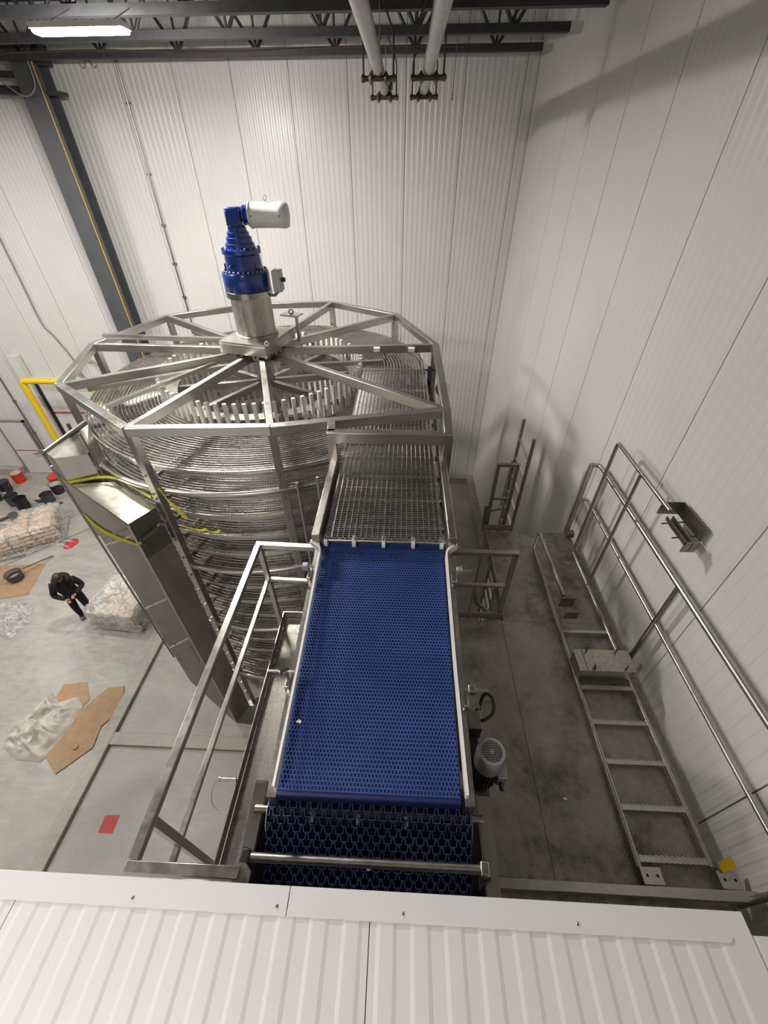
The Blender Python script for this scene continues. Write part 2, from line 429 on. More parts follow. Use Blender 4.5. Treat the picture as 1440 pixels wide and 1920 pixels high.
# column
def column():
    c = thing('steel_column', (-7.75, 11.9, 0), 'dark grey steel column standing against the back wall', 'column')
    box_obj('flange', (-8.02, 11.72, 0), (-7.48, 11.76, 10.7), 'column_paint', c)
    box_obj('flange', (-8.02, 12.08, 0), (-7.48, 12.12, 10.7), 'column_paint', c)
    box_obj('web', (-7.77, 11.76, 0), (-7.73, 12.08, 10.7), 'column_paint', c)
    box_obj('bracket', (-7.48, 11.7, 10.02), (-7.2, 12.0, 10.08), 'joist_paint', c)
    box_obj('bracket', (-7.5, 11.7, 10.45), (-7.3, 12.0, 10.75), 'joist_paint', c)
    MB().beam((-8.0, 11.9, 10.10), (-12.0, 11.9, 10.30), 0.12, 0.14).build('tie_beam', 'joist_paint', c)
    MB().beam((-8.0, 11.85, 10.33), (-12.0, 11.85, 10.55), 0.08, 0.10).build('tie_beam', 'joist_paint', c)
    MB().tube(bez([(-8.3, 11.6, 10.25), (-7.9, 11.6, 10.0), (-7.6, 11.62, 10.15), (-7.56, 11.66, 10.6), (-7.3, 11.66, 10.78)], 8), 0.014, 6).build('loose_cable', 'trim_grey', c)
    box_obj('yellow_cable', (-7.555, 11.705, 0), (-7.54, 11.72, 10.6), 'yellow_paint', c)
column()
def girder():
    g = thing('roof_girder', (-8.3, 10.0, 10.3), 'dark roof girder crossing the top left corner', 'girder')
    MB().beam((-8.35, 9.2, 10.85), (-7.75, 11.9, 10.65), 0.20, 0.34).build('girder_chord', 'joist_paint', g)
    MB().beam((-9.5, 8.8, 11.05), (-5.0, 8.8, 11.15), 0.10, 0.12).build('girder_brace', 'joist_paint', g)
girder()
# conduits on the back wall
def conduit(x, z0, z1, label, r=0.02, clips=(), top=None):
    c = thing('wall_conduit', (x, YB-0.05, z0), label, 'conduit')
    MB().tube([(x, YB-0.05, z0), (x, YB-0.05, z1)], r, 8).build('pipe', 'dark_steel', c)
    me = MB().cbox((0, 0, 0), (0.10, 0.05, 0.04)).mesh('clip', 'dark_steel')
    for z in clips: link('clip', me, c, (x, YB-0.04, z))
    return c
conduit(-6.15, 2.5, 10.62, 'dark vertical conduit on the back wall right of the column', 0.022, (9.95, 8.75, 7.75, 6.9, 6.1))
conduit(-13.03, 0.95, 7.6, 'grey conduit on the back wall running down to the door', 0.022, (2.9, 1.7))
o = tube_obj('wall_cable', bez([(-10.62, YB-0.05, 8.4), (-10.66, YB-0.05, 6.5), (-10.68, YB-0.05, 5.4), (-10.50, YB-0.05, 5.0), (-10.28, YB-0.05, 4.4), (-10.22, YB-0.05, 4.0)], 8), 0.018, 'trim_grey', n=6)
tag(o, 'thin grey cable hanging down the back wall to the coil', 'cable')
o = MB().tube([(-6.95+0.35*t, YB-0.04, 10.55-0.07*math.sin(t*9)) for t in [i/12 for i in range(13)]], 0.01, 6).build('wall_cable', 'trim_grey'); tag(o, 'pale loose cable loop below the strip lamp', 'cable')
# coil on the wall
cm = MB()
for k in range(4):
    rr = 0.36+0.02*k; cm.tube([(-9.85+rr*math.cos(a), YB-0.08-0.025*k, 4.0+rr*math.sin(a)) for a in [2*PI*i/28 for i in range(29)]], 0.014, 6)
tag(cm.build('hose_coil', 'trim_grey'), 'coiled clear hose hanging on the back wall behind the spiral frame', 'hose')
# yellow guard
o = MB().tube(rounded([(-11.52, 11.55, 0), (-11.52, 11.55, 3.95), (-9.4, 11.55, 3.95), (-9.4, 11.55, 0)], 0.10), 0.085, 14).build('door_guard', 'yellow_paint')
tag(o, 'yellow tubular goalpost guard in front of the roll-up door', 'guard')
# strip lamp in view
def lamp():
    l = thing('strip_lamp', (-4.0, 7.4, 10.03), 'glowing white linear strip lamp hung below the joists', 'lamp')
    box_obj('housing', (-4.57, 7.28, 10.125), (-3.43, 7.52, 10.18), 'white_plastic', l)
    dm = MB()
    for y, z in ((7.29, 10.125), (7.295, 10.10), (7.33, 10.085), (7.47, 10.085), (7.505, 10.10), (7.51, 10.125)): dm.v += [(-4.55, y, z), (-3.45, y, z)]
    dm.f = [(2*i, 2*i+1, 2*i+3, 2*i+2) for i in range(5)]+[(0, 2, 4, 6, 8, 10), (11, 9, 7, 5, 3, 1)]
    dm.build('diffuser', 'lamp_tube', l)
    for x in (-4.4, -3.6): MB().tube([(x, 7.4, 10.18), (x, 8.05, 10.42)], 0.006, 6).build('hanger_wire', 'dark_steel', l)
lamp()
# pipes and hangers
for x, lab in ((-0.41, 'galvanised pipe under the roof, the left one of two'), (0.26, 'galvanised pipe under the roof, the right one of two')):
    p = thing('overhead_pipe', (x, 5, 9.83), lab, 'pipe')
    tube_obj('pipe', [(x, 1.0, 9.83), (x, 9.98, 9.83)], 0.075, 'pipe_galvanised', p, 16)
    MB().lathe([(0.0, 0), (0.095, 0), (0.095, 0.05), (0.0, 0.05)], (x, 9.95, 9.83), (0, 1, 0), 16).build('end_flange', 'insulator_brown', p)
    if x < 0:
        MB().lathe([(0.03, 0), (0.045, 0.02), (0.02, 0.10), (0.04, 0.12), (0.04, 0.2), (0.015, 0.24)], (x+0.10, 9.93, 9.72), (0, 0, 1), 12).build('valve', 'wire_steel', p)
def hanger(x, y, lab):
    h = thing('pipe_hanger', (x, y, 9.7), lab, 'hanger', 'trapeze hangers of the overhead pipes')
    z = 9.74
    prof = [(0.02, -0.24), (0.045, -0.22), (0.03, -0.17), (0.028, -0.14), (0.075, -0.10), (0.03, -0.06), (0.03, 0.06), (0.075, 0.10), (0.028, 0.14), (0.03, 0.17), (0.045, 0.22), (0.02, 0.24)]
    MB().lathe(prof, (x, y, z), (1, 0, 0), 12).build('roller_bar', 'insulator_brown', h)
    for s in (-1, 1):
        MB().tube(rounded([(x+s*0.2, y, z), (x+s*0.2, y, 10.15), (x+s*0.06, y, 10.42), (x, y, 10.45)], 0.05), 0.012, 8).build('rod', 'joist_paint', h)
    MB().tube([(x+0.02, y-0.02, 10.4), (x+0.02, y-0.02, 9.9)], 0.006, 6).build('wire', 'trim_grey', h)
hanger(-0.41, 7.95, 'pipe hanger with roller bar on left pipe, nearer one')
hanger(-0.41, 9.85, 'pipe hanger with roller bar at end of left pipe')
hanger(0.26, 7.95, 'pipe hanger with roller bar on right pipe, nearer one')
hanger(0.26, 9.85, 'pipe hanger with roller bar at end of right pipe')
o = MB().tube([(0.75, 9.68, 10.6), (0.73, 9.68, 9.75)], 0.006, 6).tube([(0.73, 9.68, 9.75), (0.73, 9.68, 9.68)], 0.012, 6).build('hanging_wire', 'dark_steel'); tag(o, 'thin wire hanging down right of the two pipes', 'wire')

# ================================================================== WHITE ROOM IN THE FOREGROUND
def white_room():
    z = 6.90; x1 = 1.165; y1 = 0.235
    r = thing('insulated_room', (-3, -1, 0), 'white ribbed panel roof of the insulated room in the foreground', 'enclosure')
    me = ribbed(1.21, 4.68, 11, 0.0028, 0.0015, 0.12).mesh('roof_panel', 'roof_white', smooth=False)
    M = Matrix(((1, 0, 0), (0, 1, 0), (0, 0, 1)))
    for k in range(-4, 2):
        o = link('roof_panel', me, r, (-0.065+1.21*k, -4.5, z))
    MB().box((-5.0, -4.5, z-0.12), (x1-0.01, y1-0.02, z-0.012)).build('roof_core', 'seam_dark', r)
    fz = z+0.006
    for a, b in ((-5.0, -0.345), (-0.342, x1)):
        m = MB(); w = 0.075
        m.add([(a, y1-w, fz), (b-(w if b == x1 else 0), y1-w, fz), (b, y1, fz), (a, y1, fz), (b, y1, fz-0.13), (a, y1, fz-0.13), (a, y1-w, fz-0.004), (b-(w if b == x1 else 0), y1-w, fz-0.004)], [(0, 1, 2, 3), (3, 2, 4, 5), (6, 7, 1, 0)])
        fo = m.build('flashing', 'roof_white', r)
        sc = MB().lathe([(0.005, 0), (0.005, 0.002), (0.003, 0.004)], (0, 0, 0), (0, 0, 1), 10).mesh('screw', 'stainless')
        for x in (-0.875, -0.379, -1.37, 0.045, 0.615):
            if a < x < b: link('screw', sc, fo, (x, y1-0.052, fz))
    w = 0.06
    MB().add([(x1, -4.5, fz), (x1, y1, fz), (x1-w, y1-w, fz), (x1-w, -4.5, fz), (x1, -4.5, fz-0.13), (x1, y1, fz-0.13)], [(0, 1, 2, 3), (0, 4, 5, 1)]).build('flashing', 'roof_white', r)
    # walls with the belt opening
    MB().box((-5.0, 0.05, 0), (-1.15, y1-0.03, z-0.1)).build('wall_panel', 'roof_white', r)
    MB().box((0.75, 0.05, 0), (x1-0.03, y1-0.03, z-0.1)).build('wall_panel', 'roof_white', r)
    MB().box((-1.15, 0.05, 6.3), (0.75, y1-0.03, z-0.1)).build('wall_panel', 'roof_white', r)
    MB().box((-1.15, 0.05, 0), (0.75, y1-0.03, 4.6)).build('wall_panel', 'roof_white', r)
    MB().box((x1-0.12, -4.5, 0), (x1-0.03, 0.05, z-0.1)).build('wall_panel', 'roof_white', r)
white_room()

# ================================================================== SPIRAL
CX, CY = -2.34, 6.78
RI, RO, ZT, PITCH, TURNS = 1.68, 2.73, 6.24, 0.36, 15.3
RING = [(-5.17, 6.79), (-4.63, 5.14), (-3.07, 3.97), (-1.46, 4.06), (0.54, 4.55), (0.54, 6.88), (-0.15, 8.70), (-1.56, 9.65), (-3.25, 9.45), (-4.69, 8.53)]
ZR = 6.62
def spiral():
    sp = thing('spiral_conveyor', (CX, CY, 0), 'large stainless steel spiral conveyor with stacked wire mesh tiers', 'conveyor')
    # frame
    n = len(RING)
    bolt = MB().lathe([(0.017, 0), (0.017, 0.018), (0.010, 0.024)], (0, 0, 0), (0, 0, 1), 6).mesh('bolt', 'wire_steel')
    for i, (x, y) in enumerate(RING):
        x2, y2 = RING[(i+1) % n]
        beam_obj('ring_beam', (x, y, ZR+0.0009*(i % 2)), (x2, y2, ZR+0.0009*(i % 2)), 0.10, 0.11, 'stainless', sp, top=True, bevel=0.006)
        d = Vector((CX-x, CY-y, 0)).normalized()
        px, py = x+d.x*0.02, y+d.y*0.02
        m = MB().beam((px, py, 0.03), (px, py, ZR-0.02), 0.10, 0.10, up=tuple(d))
        m.cbox((px, py, 0.015), (0.2, 0.2, 0.03))
        po = m.build('post', 'stainless', sp, bevel=0.006)
        if i in (1, 2, 3):
            # tier bolts on the outer face
            q = Matrix(((0, 0, -d.x), (0, 0, -d.y), (0, 0, 0)))
            for k in range(16):
                z = 5.98-0.36*k
                if z < 0.4: break
                b = link('bolt', bolt, po, (px-d.x*0.05, py-d.y*0.05, z)); b.rotation_euler = Vector((-d.x, -d.y, 0)).to_track_quat('Z', 'Y').to_euler()
        # spokes
        a = Vector((x, y, ZR)); c = Vector((CX, CY, ZR)); dd = (c-a).normalized()
        beam_obj('spoke', a+dd*0.05+Vector((0, 0, -0.002)), c-dd*0.36+Vector((0, 0, -0.04)), 0.085, 0.12, 'stainless', sp, top=True, bevel=0.006)
    # portal to the outfeed
    L, R = (-0.76, 3.95), (0.52, 3.95)
    beam_obj('portal_beam', (L[0]-0.05, L[1], ZR), (R[0]+0.05, R[1], ZR), 0.10, 0.13, 'stainless', sp, top=True, bevel=0.006)
    beam_obj('portal_beam', (-0.79, 4.20, ZR), (L[0], L[1], ZR), 0.09, 0.13, 'stainless', sp, top=True, bevel=0.006)
    beam_obj('portal_beam', (0.54, 4.55, ZR+0.002), (R[0], R[1], ZR+0.002), 0.10, 0.13, 'stainless', sp, top=True, bevel=0.006)
    for x, y in (L, R): beam_obj('portal_post', (x, y, 0.02), (x, y, ZR-0.12), 0.10, 0.10, 'stainless', sp, bevel=0.006)
    # marker number on the near post
    tc = bpy.data.curves.new('post_number', 'FONT'); tc.body = '5'; tc.size = 0.075; tc.materials.append(MATS['marker_ink'])
    d = Vector((CX+1.46, CY-4.06, 0)).normalized()
    to0 = bpy.data.objects.new('t', tc); COL.objects.link(to0); tm = bpy.data.meshes.new_from_object(to0.evaluated_get(bpy.context.evaluated_depsgraph_get())); bpy.data.objects.remove(to0)
    to = link('post_number', tm, sp, (-1.46-0.03-d.x*0.035, 4.06-d.y*0.035, ZR-0.10))
    to.rotation_euler = (PI/2, 0, math.atan2(d.y, d.x)-PI/2)
    # tube rails between the posts
    for z in (5.72, 4.30, 2.85, 1.2):
        for i in (0, 1, 2):
            a0 = math.atan2(RING[i][1]-CY, RING[i][0]-CX); a1 = math.atan2(RING[i+1][1]-CY, RING[i+1][0]-CX)
            if a1 < a0: a1 += 2*PI
            MB().arc((CX, CY), 2.86, a0, a1, z, 0.042, 16, 10).build('tube_rail', 'stainless', sp)
        a0 = math.atan2(RING[3][1]-CY, RING[3][0]-CX)
        MB().arc((CX, CY), 2.86, a0, a0+math.radians(17), z, 0.042, 10, 10).build('tube_rail', 'stainless', sp)
    # small vertical pipe beside the near post
    for (vx, vy, z0, z1) in ((-1.26, 4.02, 3.2, 5.86), (-1.0, 4.02, 4.9, 5.95)):
        tube_obj('guide_pipe', [(vx, vy, z0), (vx, vy, z1)], 0.02, 'stainless', sp)
    tube_obj('guide_pipe', [(-4.50, 4.80, 4.2), (-4.50, 4.80, 6.2)], 0.022, 'dark_steel', sp)
    # ---- belt: transverse rods
    N = 480
    m = MB(); tot = int(TURNS*N)
    for k in range(tot):
        a = 2*PI*k/N; z = ZT-PITCH*k/N; c, s_ = math.cos(a), math.sin(a); w = 0.0034
        i0 = len(m.v)
        p0 = (CX+RI*c, CY+RI*s_, z); p1 = (CX+RO*c, CY+RO*s_, z)
        tx, ty = -s_*w, c*w
        m.v += [(p0[0]+tx, p0[1]+ty, z-w), (p0[0]-tx, p0[1]-ty, z-w), (p0[0], p0[1], z+w), (p1[0]+tx, p1[1]+ty, z-w), (p1[0]-tx, p1[1]-ty, z-w), (p1[0], p1[1], z+w)]
        m.f += [(i0, i0+3, i0+5, i0+2), (i0+1, i0+2, i0+5, i0+4), (i0, i0+1, i0+4, i0+3)]
    yy = CY
    while yy > 2.66:
        i0 = len(m.v); w = 0.0034; x0, x1 = CX+RI, CX+RO
        m.v += [(x0, yy+w, ZT-w), (x0, yy-w, ZT-w), (x0, yy, ZT+w), (x1, yy+w, ZT-w), (x1, yy-w, ZT-w), (x1, yy, ZT+w)]
        m.f += [(i0, i0+3, i0+5, i0+2), (i0+1, i0+2, i0+5, i0+4), (i0, i0+1, i0+4, i0+3)]
        yy -= 0.027
    o = m.build('belt_rods', 'wire_steel', sp); o['kind'] = 'stuff'
    # ---- belt: link strands
    m = MB(); ns = 21
    for j in range(ns):
        r = RI+(RO-RI)*j/(ns-1); edge = j in (0, ns-1); thick = edge or j in (1, 10, ns-2)
        w, h = (0.010 if j == ns-1 else 0.0062 if thick else 0.0034), (0.017 if j == ns-1 else 0.013 if thick else 0.011)
        path = [(CX+r, 2.66+(CY-2.66)*i/14.0, ZT) for i in range(14)]
        seg = 96
        path += [(CX+r*math.cos(2*PI*k/seg), CY+r*math.sin(2*PI*k/seg), ZT-PITCH*k/seg) for k in range(int(TURNS*seg))]
        k0 = len(m.v)
        for i, p in enumerate(path):
            if i < 14: nx, ny = 1.0, 0.0
            else:
                a = 2*PI*(i-14)/seg; nx, ny = math.cos(a), math.sin(a)
            for u, v in ((-w, -h), (w, -h), (w, h), (-w, h)): m.v.append((p[0]+nx*u, p[1]+ny*u, p[2]+v))
        for i in range(len(path)-1):
            b = k0+4*i
            for q in range(4): m.f.append((b+q, b+(q+1) % 4, b+4+(q+1) % 4, b+4+q))
    o = m.build('belt_links', 'link_steel', sp, smooth=False); o['kind'] = 'stuff'
    # ---- edge link loops on the outer edge (beaded look)
    m = MB()
    for k in range(0, tot):
        a = 2*PI*k/N; z = ZT-PITCH*k/N; c, s_ = math.cos(a), math.sin(a)
        q = 0.011 if k % 2 else 0.007
        x, y = CX+(RO+0.012)*c, CY+(RO+0.012)*s_
        i0 = len(m.v); t = 0.009
        m.v += [(x-s_*t, y+c*t, z), (x+s_*t, y-c*t, z), (x+c*q, y+s_*q, z+q), (x+c*q*0.6, y+s_*q*0.6, z-0.02)]
        m.f += [(0+i0, 2+i0, 1+i0), (0+i0, 1+i0, 3+i0), (1+i0, 2+i0, 3+i0), (0+i0, 3+i0, 2+i0)]
    o = m.build('belt_edge_loops', 'link_steel', sp, smooth=False); o['kind'] = 'stuff'
    # ---- helical wear rails below each tier
    for r, w, h, dz, mt in ((RO-0.03, 0.02, 0.035, 0.045, 'stainless'), (RO-0.45, 0.02, 0.03, 0.04, 'dark_steel'), (RI+0.25, 0.02, 0.03, 0.04, 'dark_steel')):
        m = MB(); seg = 80; k0 = 0
        P = [(2*PI*k/seg, ZT-dz-PITCH*k/seg) for k in range(int(TURNS*seg))]
        for a, z in P:
            c, s_ = math.cos(a), math.sin(a)
            for u, v in ((-w, -h), (w, -h), (w, 0), (-w, 0)): m.v.append((CX+(r+u)*c, CY+(r+u)*s_, z+v))
        for i in range(len(P)-1):
            for q in range(4): m.f.append((4*i+q, 4*i+(q+1) % 4, 4*i+4+(q+1) % 4, 4*i+4+q))
        m.build('tier_rail', mt, sp, smooth=False)
    arm = MB().box((1.72, -0.02, -0.05), (2.78, 0.02, -0.005)).mesh('tier_arm', 'dark_steel')
    for k in range(15):
        for i in range(10):
            a = math.atan2(RING[i][1]-CY, RING[i][0]-CX) % (2*PI)
            z = ZT-0.07-PITCH*(k+a/(2*PI))
            if z < 0.5 or i == 4: continue
            link('tier_arm', arm, sp, (CX, CY, z), (0, 0, a))
    # ---- drum
    NB = 76
    bar = MB().cbox((0, 0, 3.32), (0.05, 0.05, 6.06)).mesh('drum_bar', 'bar_white')
    for k in range(NB):
        a = 2*PI*(k+0.3)/NB; link('drum_bar', bar, sp, (CX+1.64*math.cos(a), CY+1.64*math.sin(a), 0), (0, 0, a))
    for z in (6.08, 4.6, 3.0, 1.4):
        m = MB(); sg = 64
        for k in range(sg):
            a = 2*PI*k/sg; c, s_ = math.cos(a), math.sin(a)
            for r, zz in ((1.42, z), (1.61, z), (1.61, z+0.012), (1.42, z+0.012)): m.v.append((CX+r*c, CY+r*s_, zz))
        for k in range(sg):
            k2 = (k+1) % sg
            for q in range(4): m.f.append((4*k+q, 4*k+(q+1) % 4, 4*k2+(q+1) % 4, 4*k2+q))
        m.build('drum_ring', 'stainless', sp, smooth=False)
    for k in range(8):
        a = 2*PI*k/8+0.25
        beam_obj('drum_spoke', (CX+0.15*math.cos(a), CY+0.15*math.sin(a), 6.0), (CX+1.55*math.cos(a), CY+1.55*math.sin(a), 6.0), 0.08, 0.10, 'stainless', sp, bevel=0.004)
        beam_obj('drum_spoke', (CX+0.15*math.cos(a+.2), CY+0.15*math.sin(a+.2), 4.5), (CX+1.55*math.cos(a+.2), CY+1.55*math.sin(a+.2), 4.5), 0.08, 0.10, 'stainless', sp)
    MB().lathe([(0.14, 0.3), (0.14, 6.35)], (CX, CY, 0), n=20).build('drum_shaft', 'cast_steel', sp)
    # tie flats seen above the drum
    beam_obj('tie_bar', (-2.9, 6.35, 6.50), (-4.05, 5.05, 6.33), 0.07, 0.05, 'stainless', sp)
    beam_obj('tie_bar', (-2.2, 6.3, 6.45), (-1.70, 5.2, 6.2), 0.06, 0.03, 'stainless', sp)
    beam_obj('tie_bar', (-4.6, 5.55, 6.36), (-2.75, 6.55, 6.36), 0.07, 0.06, 'stainless', sp)
    beam_obj('tie_bar', (-2.0, 6.6, 6.33), (-0.35, 6.95, 6.30), 0.07, 0.06, 'stainless', sp)
    beam_obj('tie_bar', (-4.1, 8.2, 6.4), (-2.9, 7.2, 6.4), 0.07, 0.05, 'stainless', sp)
    beam_obj('tie_bar', (-5.0, 6.9, 6.70), (-2.8, 7.05, 6.60), 0.07, 0.07, 'stainless', sp)
    # hub
    hub = MB().prism([(CX+0.42*math.cos(a), CY+0.42*math.sin(a)) for a in [2*PI*k/10 for k in range(10)]], 6.44, 6.47)
    hub.prism([(CX+0.40*math.cos(a), CY+0.40*math.sin(a)) for a in [2*PI*k/10+.3 for k in range(10)]], 6.60, 6.63)
    hub.lathe([(0.33, 6.47), (0.33, 6.60)], (CX, CY, 0), n=20)
    hub.build('hub', 'cast_steel', sp)
    MB().prism([(-2.84, 6.40), (-2.05, 6.16), (-1.84, 7.12), (-2.66, 7.30)], 6.76, 6.79).build('base_plate', 'stainless', sp)
    for (x, y), (x2, y2) in (((-2.84, 6.40), (-2.05, 6.16)), ((-2.05, 6.16), (-1.84, 7.12)), ((-1.84, 7.12), (-2.66, 7.30)), ((-2.66, 7.30), (-2.84, 6.40))):
        beam_obj('gusset', (x, y, 6.69), (x2, y2, 6.69), 0.015, 0.14, 'stainless', sp)
        for t in (0.3, 0.7):
            gx, gy = x+(x2-x)*t, y+(y2-y)*t
            beam_obj('gusset', (gx, gy, 6.66), (gx+(CX-gx)*0.3, gy+(CY-gy)*0.3, 6.66), 0.02, 0.2, 'stainless', sp)
    MB().prism([(-2.05, 7.2), (-1.75, 7.1), (-1.68, 7.3), (-1.98, 7.42)], 6.95, 6.97).box((-1.80, 7.18, 6.55), (-1.76, 7.26, 6.95)).build('lifting_bracket', 'stainless', sp)
    MB().tube([(-1.86+0.035*math.cos(a), 7.22, 7.01+0.035*math.sin(a)) for a in [2*PI*i/12 for i in range(13)]], 0.010, 6).build('lifting_eye', 'black_plastic', sp)
    MB().tube([(-2.03+0.026*math.cos(a), 6.20, 6.82+0.03*math.sin(a)) for a in [2*PI*i/12 for i in range(13)]], 0.009, 6).build('lifting_eye', 'white_plastic', sp)
    # outfeed side rails and underframe
    for x in (-0.735, 0.475):
        beam_obj('side_rail', (x, 4.10, 6.335), (x, 2.60, 6.335), 0.07, 0.10, 'stainless', sp, top=True, bevel=0.005)
        MB().box((x-0.012 if x < 0 else x-0.012, 2.66, 6.02), (x+0.012, 6.2 if x > 0 else 4.0, 6.26)).build('side_plate', 'stainless_sheet', sp)
        beam_obj('side_leg', (x, 2.75, 4.72), (x, 2.75, 6.24), 0.06, 0.06, 'stainless', sp)
    for k in range(9): beam_obj('cross_bar', (-0.70, 2.9+0.42*k, 6.15), (0.44, 2.9+0.42*k, 6.15), 0.04, 0.05, 'dark_steel', sp)
    MB().box((-0.70, 2.8, 5.98), (0.44, 6.4, 6.0)).build('drip_pan', 'motor_dark', sp)
    MB().tube([(-0.70, 2.70, 6.18), (0.44, 2.70, 6.18)], 0.022, 12).build('end_shaft', 'stainless', sp)
    spk = MB().lathe([(0.02, -0.016), (0.058, -0.016), (0.058, 0.016), (0.02, 0.016)], (0, 0, 0), (1, 0, 0), 20).mesh('sprocket', 'white_plastic')
    for x in (-0.665, -0.405, -0.135, 0.135, 0.395): link('sprocket', spk, sp, (x, 2.70, 6.172))
    MB().tube([(-0.68, 4.55, 6.27), (0.42, 4.55, 6.27)], 0.008, 6).tube([(-0.68, 3.5, 6.20), (0.42, 3.5, 6.20)], 0.012, 8).build('cross_rod', 'stainless', sp)
    # proximity sensors on the spoke above the belt
    for x in (-0.42, 0.14):
        box_obj('sensor', (x-0.05, 6.70, ZR-0.075), (x+0.05, 6.78, ZR-0.02), 'white_plastic', sp)
        MB().tube(bez([(x, 6.72, ZR-0.05), (x+0.12, 6.7, ZR-0.08), (x+0.16, 6.72, ZR-0.3)], 5), 0.006, 6).build('sensor_wire', 'black_rubber', sp)
    MB().tube([(-0.66, 6.6, ZT+0.06), (0.36, 6.6, ZT+0.06)], 0.01, 8).build('cross_rod', 'stainless', sp)
    # small tensioner on the right post
    MB().box((0.40, 6.3, 6.0), (0.46, 6.36, 6.45)).tube([(0.36, 6.33, 6.4), (0.6, 6.33, 6.4)], 0.015, 8).build('tensioner', 'motor_dark', sp)
    MB().lathe([(0.03, 0), (0.11, 0.02), (0.12, 0.06), (0.10, 0.10), (0.0, 0.11)], (0.62, 6.2, 6.14), (0.3, -0.8, 0.5), 18).build('sensor_dome', 'stainless_sheet', sp)
spiral()

# ---------------------------------------------------------------- gear motor on the hub
def gear():
    g = thing('gear_motor', (CX, CY, 6.79), 'blue stacked planetary gearbox with white motor atop the spiral hub', 'motor')
    MB().lathe([(0.30, 6.79), (0.30, 7.34)], (CX, CY, 0), n=32).build('pedestal', 'cast_steel', g)
    MB().lathe([(0.33, 6.79), (0.33, 6.82), (0.30, 6.83)], (CX, CY, 0), n=32).build('pedestal_foot', 'cast_steel', g)
    MB().lathe([(0.30, 7.34), (0.345, 7.35), (0.345, 7.43), (0.33, 7.44)], (CX, CY, 0), n=32).build('flange', 'wire_steel', g)
    MB().lathe([(0.335, 7.44), (0.340, 7.45), (0.340, 7.66), (0.33, 7.68), (0.20, 7.68)], (CX, CY, 0), n=32).build('gear_stage', 'gear_blue', g)
    MB().lathe([(0.26, 7.68), (0.26, 7.72), (0.25, 7.88), (0.275, 7.90), (0.275, 7.95), (0.24, 7.96), (0.15, 7.96)], (CX, CY, 0), n=32).build('gear_stage', 'gear_blue', g)
    for r, a, b in ((0.205, 7.96, 8.03), (0.178, 8.03, 8.10), (0.152, 8.10, 8.16), (0.128, 8.16, 8.22)):
        MB().lathe([(r, a), (r, b-0.015), (r-0.012, b-0.01), (r-0.012, b)], (CX, CY, 0), n=28).build('gear_stage', 'gear_blue', g)
    MB().prism([(CX-0.105, CY-0.11), (CX+0.105, CY-0.11), (CX+0.105, CY+0.11), (CX-0.105, CY+0.11)], 8.20, 8.43).build('gear_head', 'gear_blue', g, bevel=0.03)
    bm = MB().lathe([(0.013, 0), (0.013, 0.02), (0.008, 0.024)], (0, 0, 0), n=8).mesh('bolt', 'wire_steel')
    for k in range(28):
        a = 2*PI*k/28; link('bolt', bm, g, (CX+0.305*math.cos(a), CY+0.305*math.sin(a), 7.68))
    bm2 = MB().lathe([(0.011, 0), (0.011, 0.02), (0.007, 0.024)], (0, 0, 0), n=8).mesh('bolt', 'gear_blue')
    for k in range(18):
        a = 2*PI*k/18; link('bolt', bm2, g, (CX+0.258*math.cos(a), CY+0.258*math.sin(a), 7.95))
    for a in (-2.0, -0.6, 0.9): MB().tube([(CX+(0.27+0.03*math.cos(t))*math.cos(a), CY+(0.27+0.03*math.cos(t))*math.sin(a), 7.74+0.03*math.sin(t)) for t in [2*PI*i/10 for i in range(11)]], 0.009, 6).build('lifting_eye', 'motor_dark', g)
    MB().tube([(CX-0.2, CY-0.22, 7.68), (CX-0.2, CY-0.22, 7.80)], 0.012, 8).build('breather', 'gear_blue', g)
    zc = 8.335
    MB().lathe([(0.07, 0.09), (0.07, 0.13), (0.115, 0.135), (0.115, 0.155), (0.085, 0.16), (0.085, 0.19), (0.13, 0.195), (0.13, 0.215)], (CX, CY, zc), (1, 0, 0), 28).build('adapter', 'gear_blue', g)
    mo = MB().lathe([(0.10, 0.215), (0.155, 0.22), (0.155, 0.24), (0.146, 0.25), (0.146, 0.62), (0.152, 0.63), (0.152, 0.70), (0.135, 0.735), (0.06, 0.745)], (CX, CY, zc), (1, 0, 0), 28).build('motor', 'motor_white', g)
    MB().tube([(CX+0.45+0.025*math.cos(t), CY, zc+0.19+0.028*math.sin(t)) for t in [2*PI*i/14 for i in range(15)]], 0.007, 6).tube([(CX+0.45, CY, zc+0.14), (CX+0.45, CY, zc+0.165)], 0.008, 6).build('lifting_eye', 'motor_white', mo)
    for x in (0.27, 0.66): MB().lathe([(0.008, 0), (0.008, 0.004)], (CX+x, CY-0.153, zc), (0, -1, 0), 10).build('screw', 'black_plastic', mo)
    jb = MB().box((CX+0.42, CY-0.16, 7.42), (CX+0.54, CY+0.04, 7.70)).build('switch_box', 'motor_grey', g, bevel=0.01)
    MB().lathe([(0.03, 0), (0.03, 0.05)], (CX+0.54, CY-0.06, 7.57), (1, 0, 0), 12).build('knob', 'motor_dark', jb)
    MB().tube([(CX+0.30, CY-0.05, 7.36), (CX+0.40, CY-0.05, 7.36), (CX+0.47, CY-0.05, 7.42)], 0.02, 8).build('bracket', 'dark_steel', g)
gear()

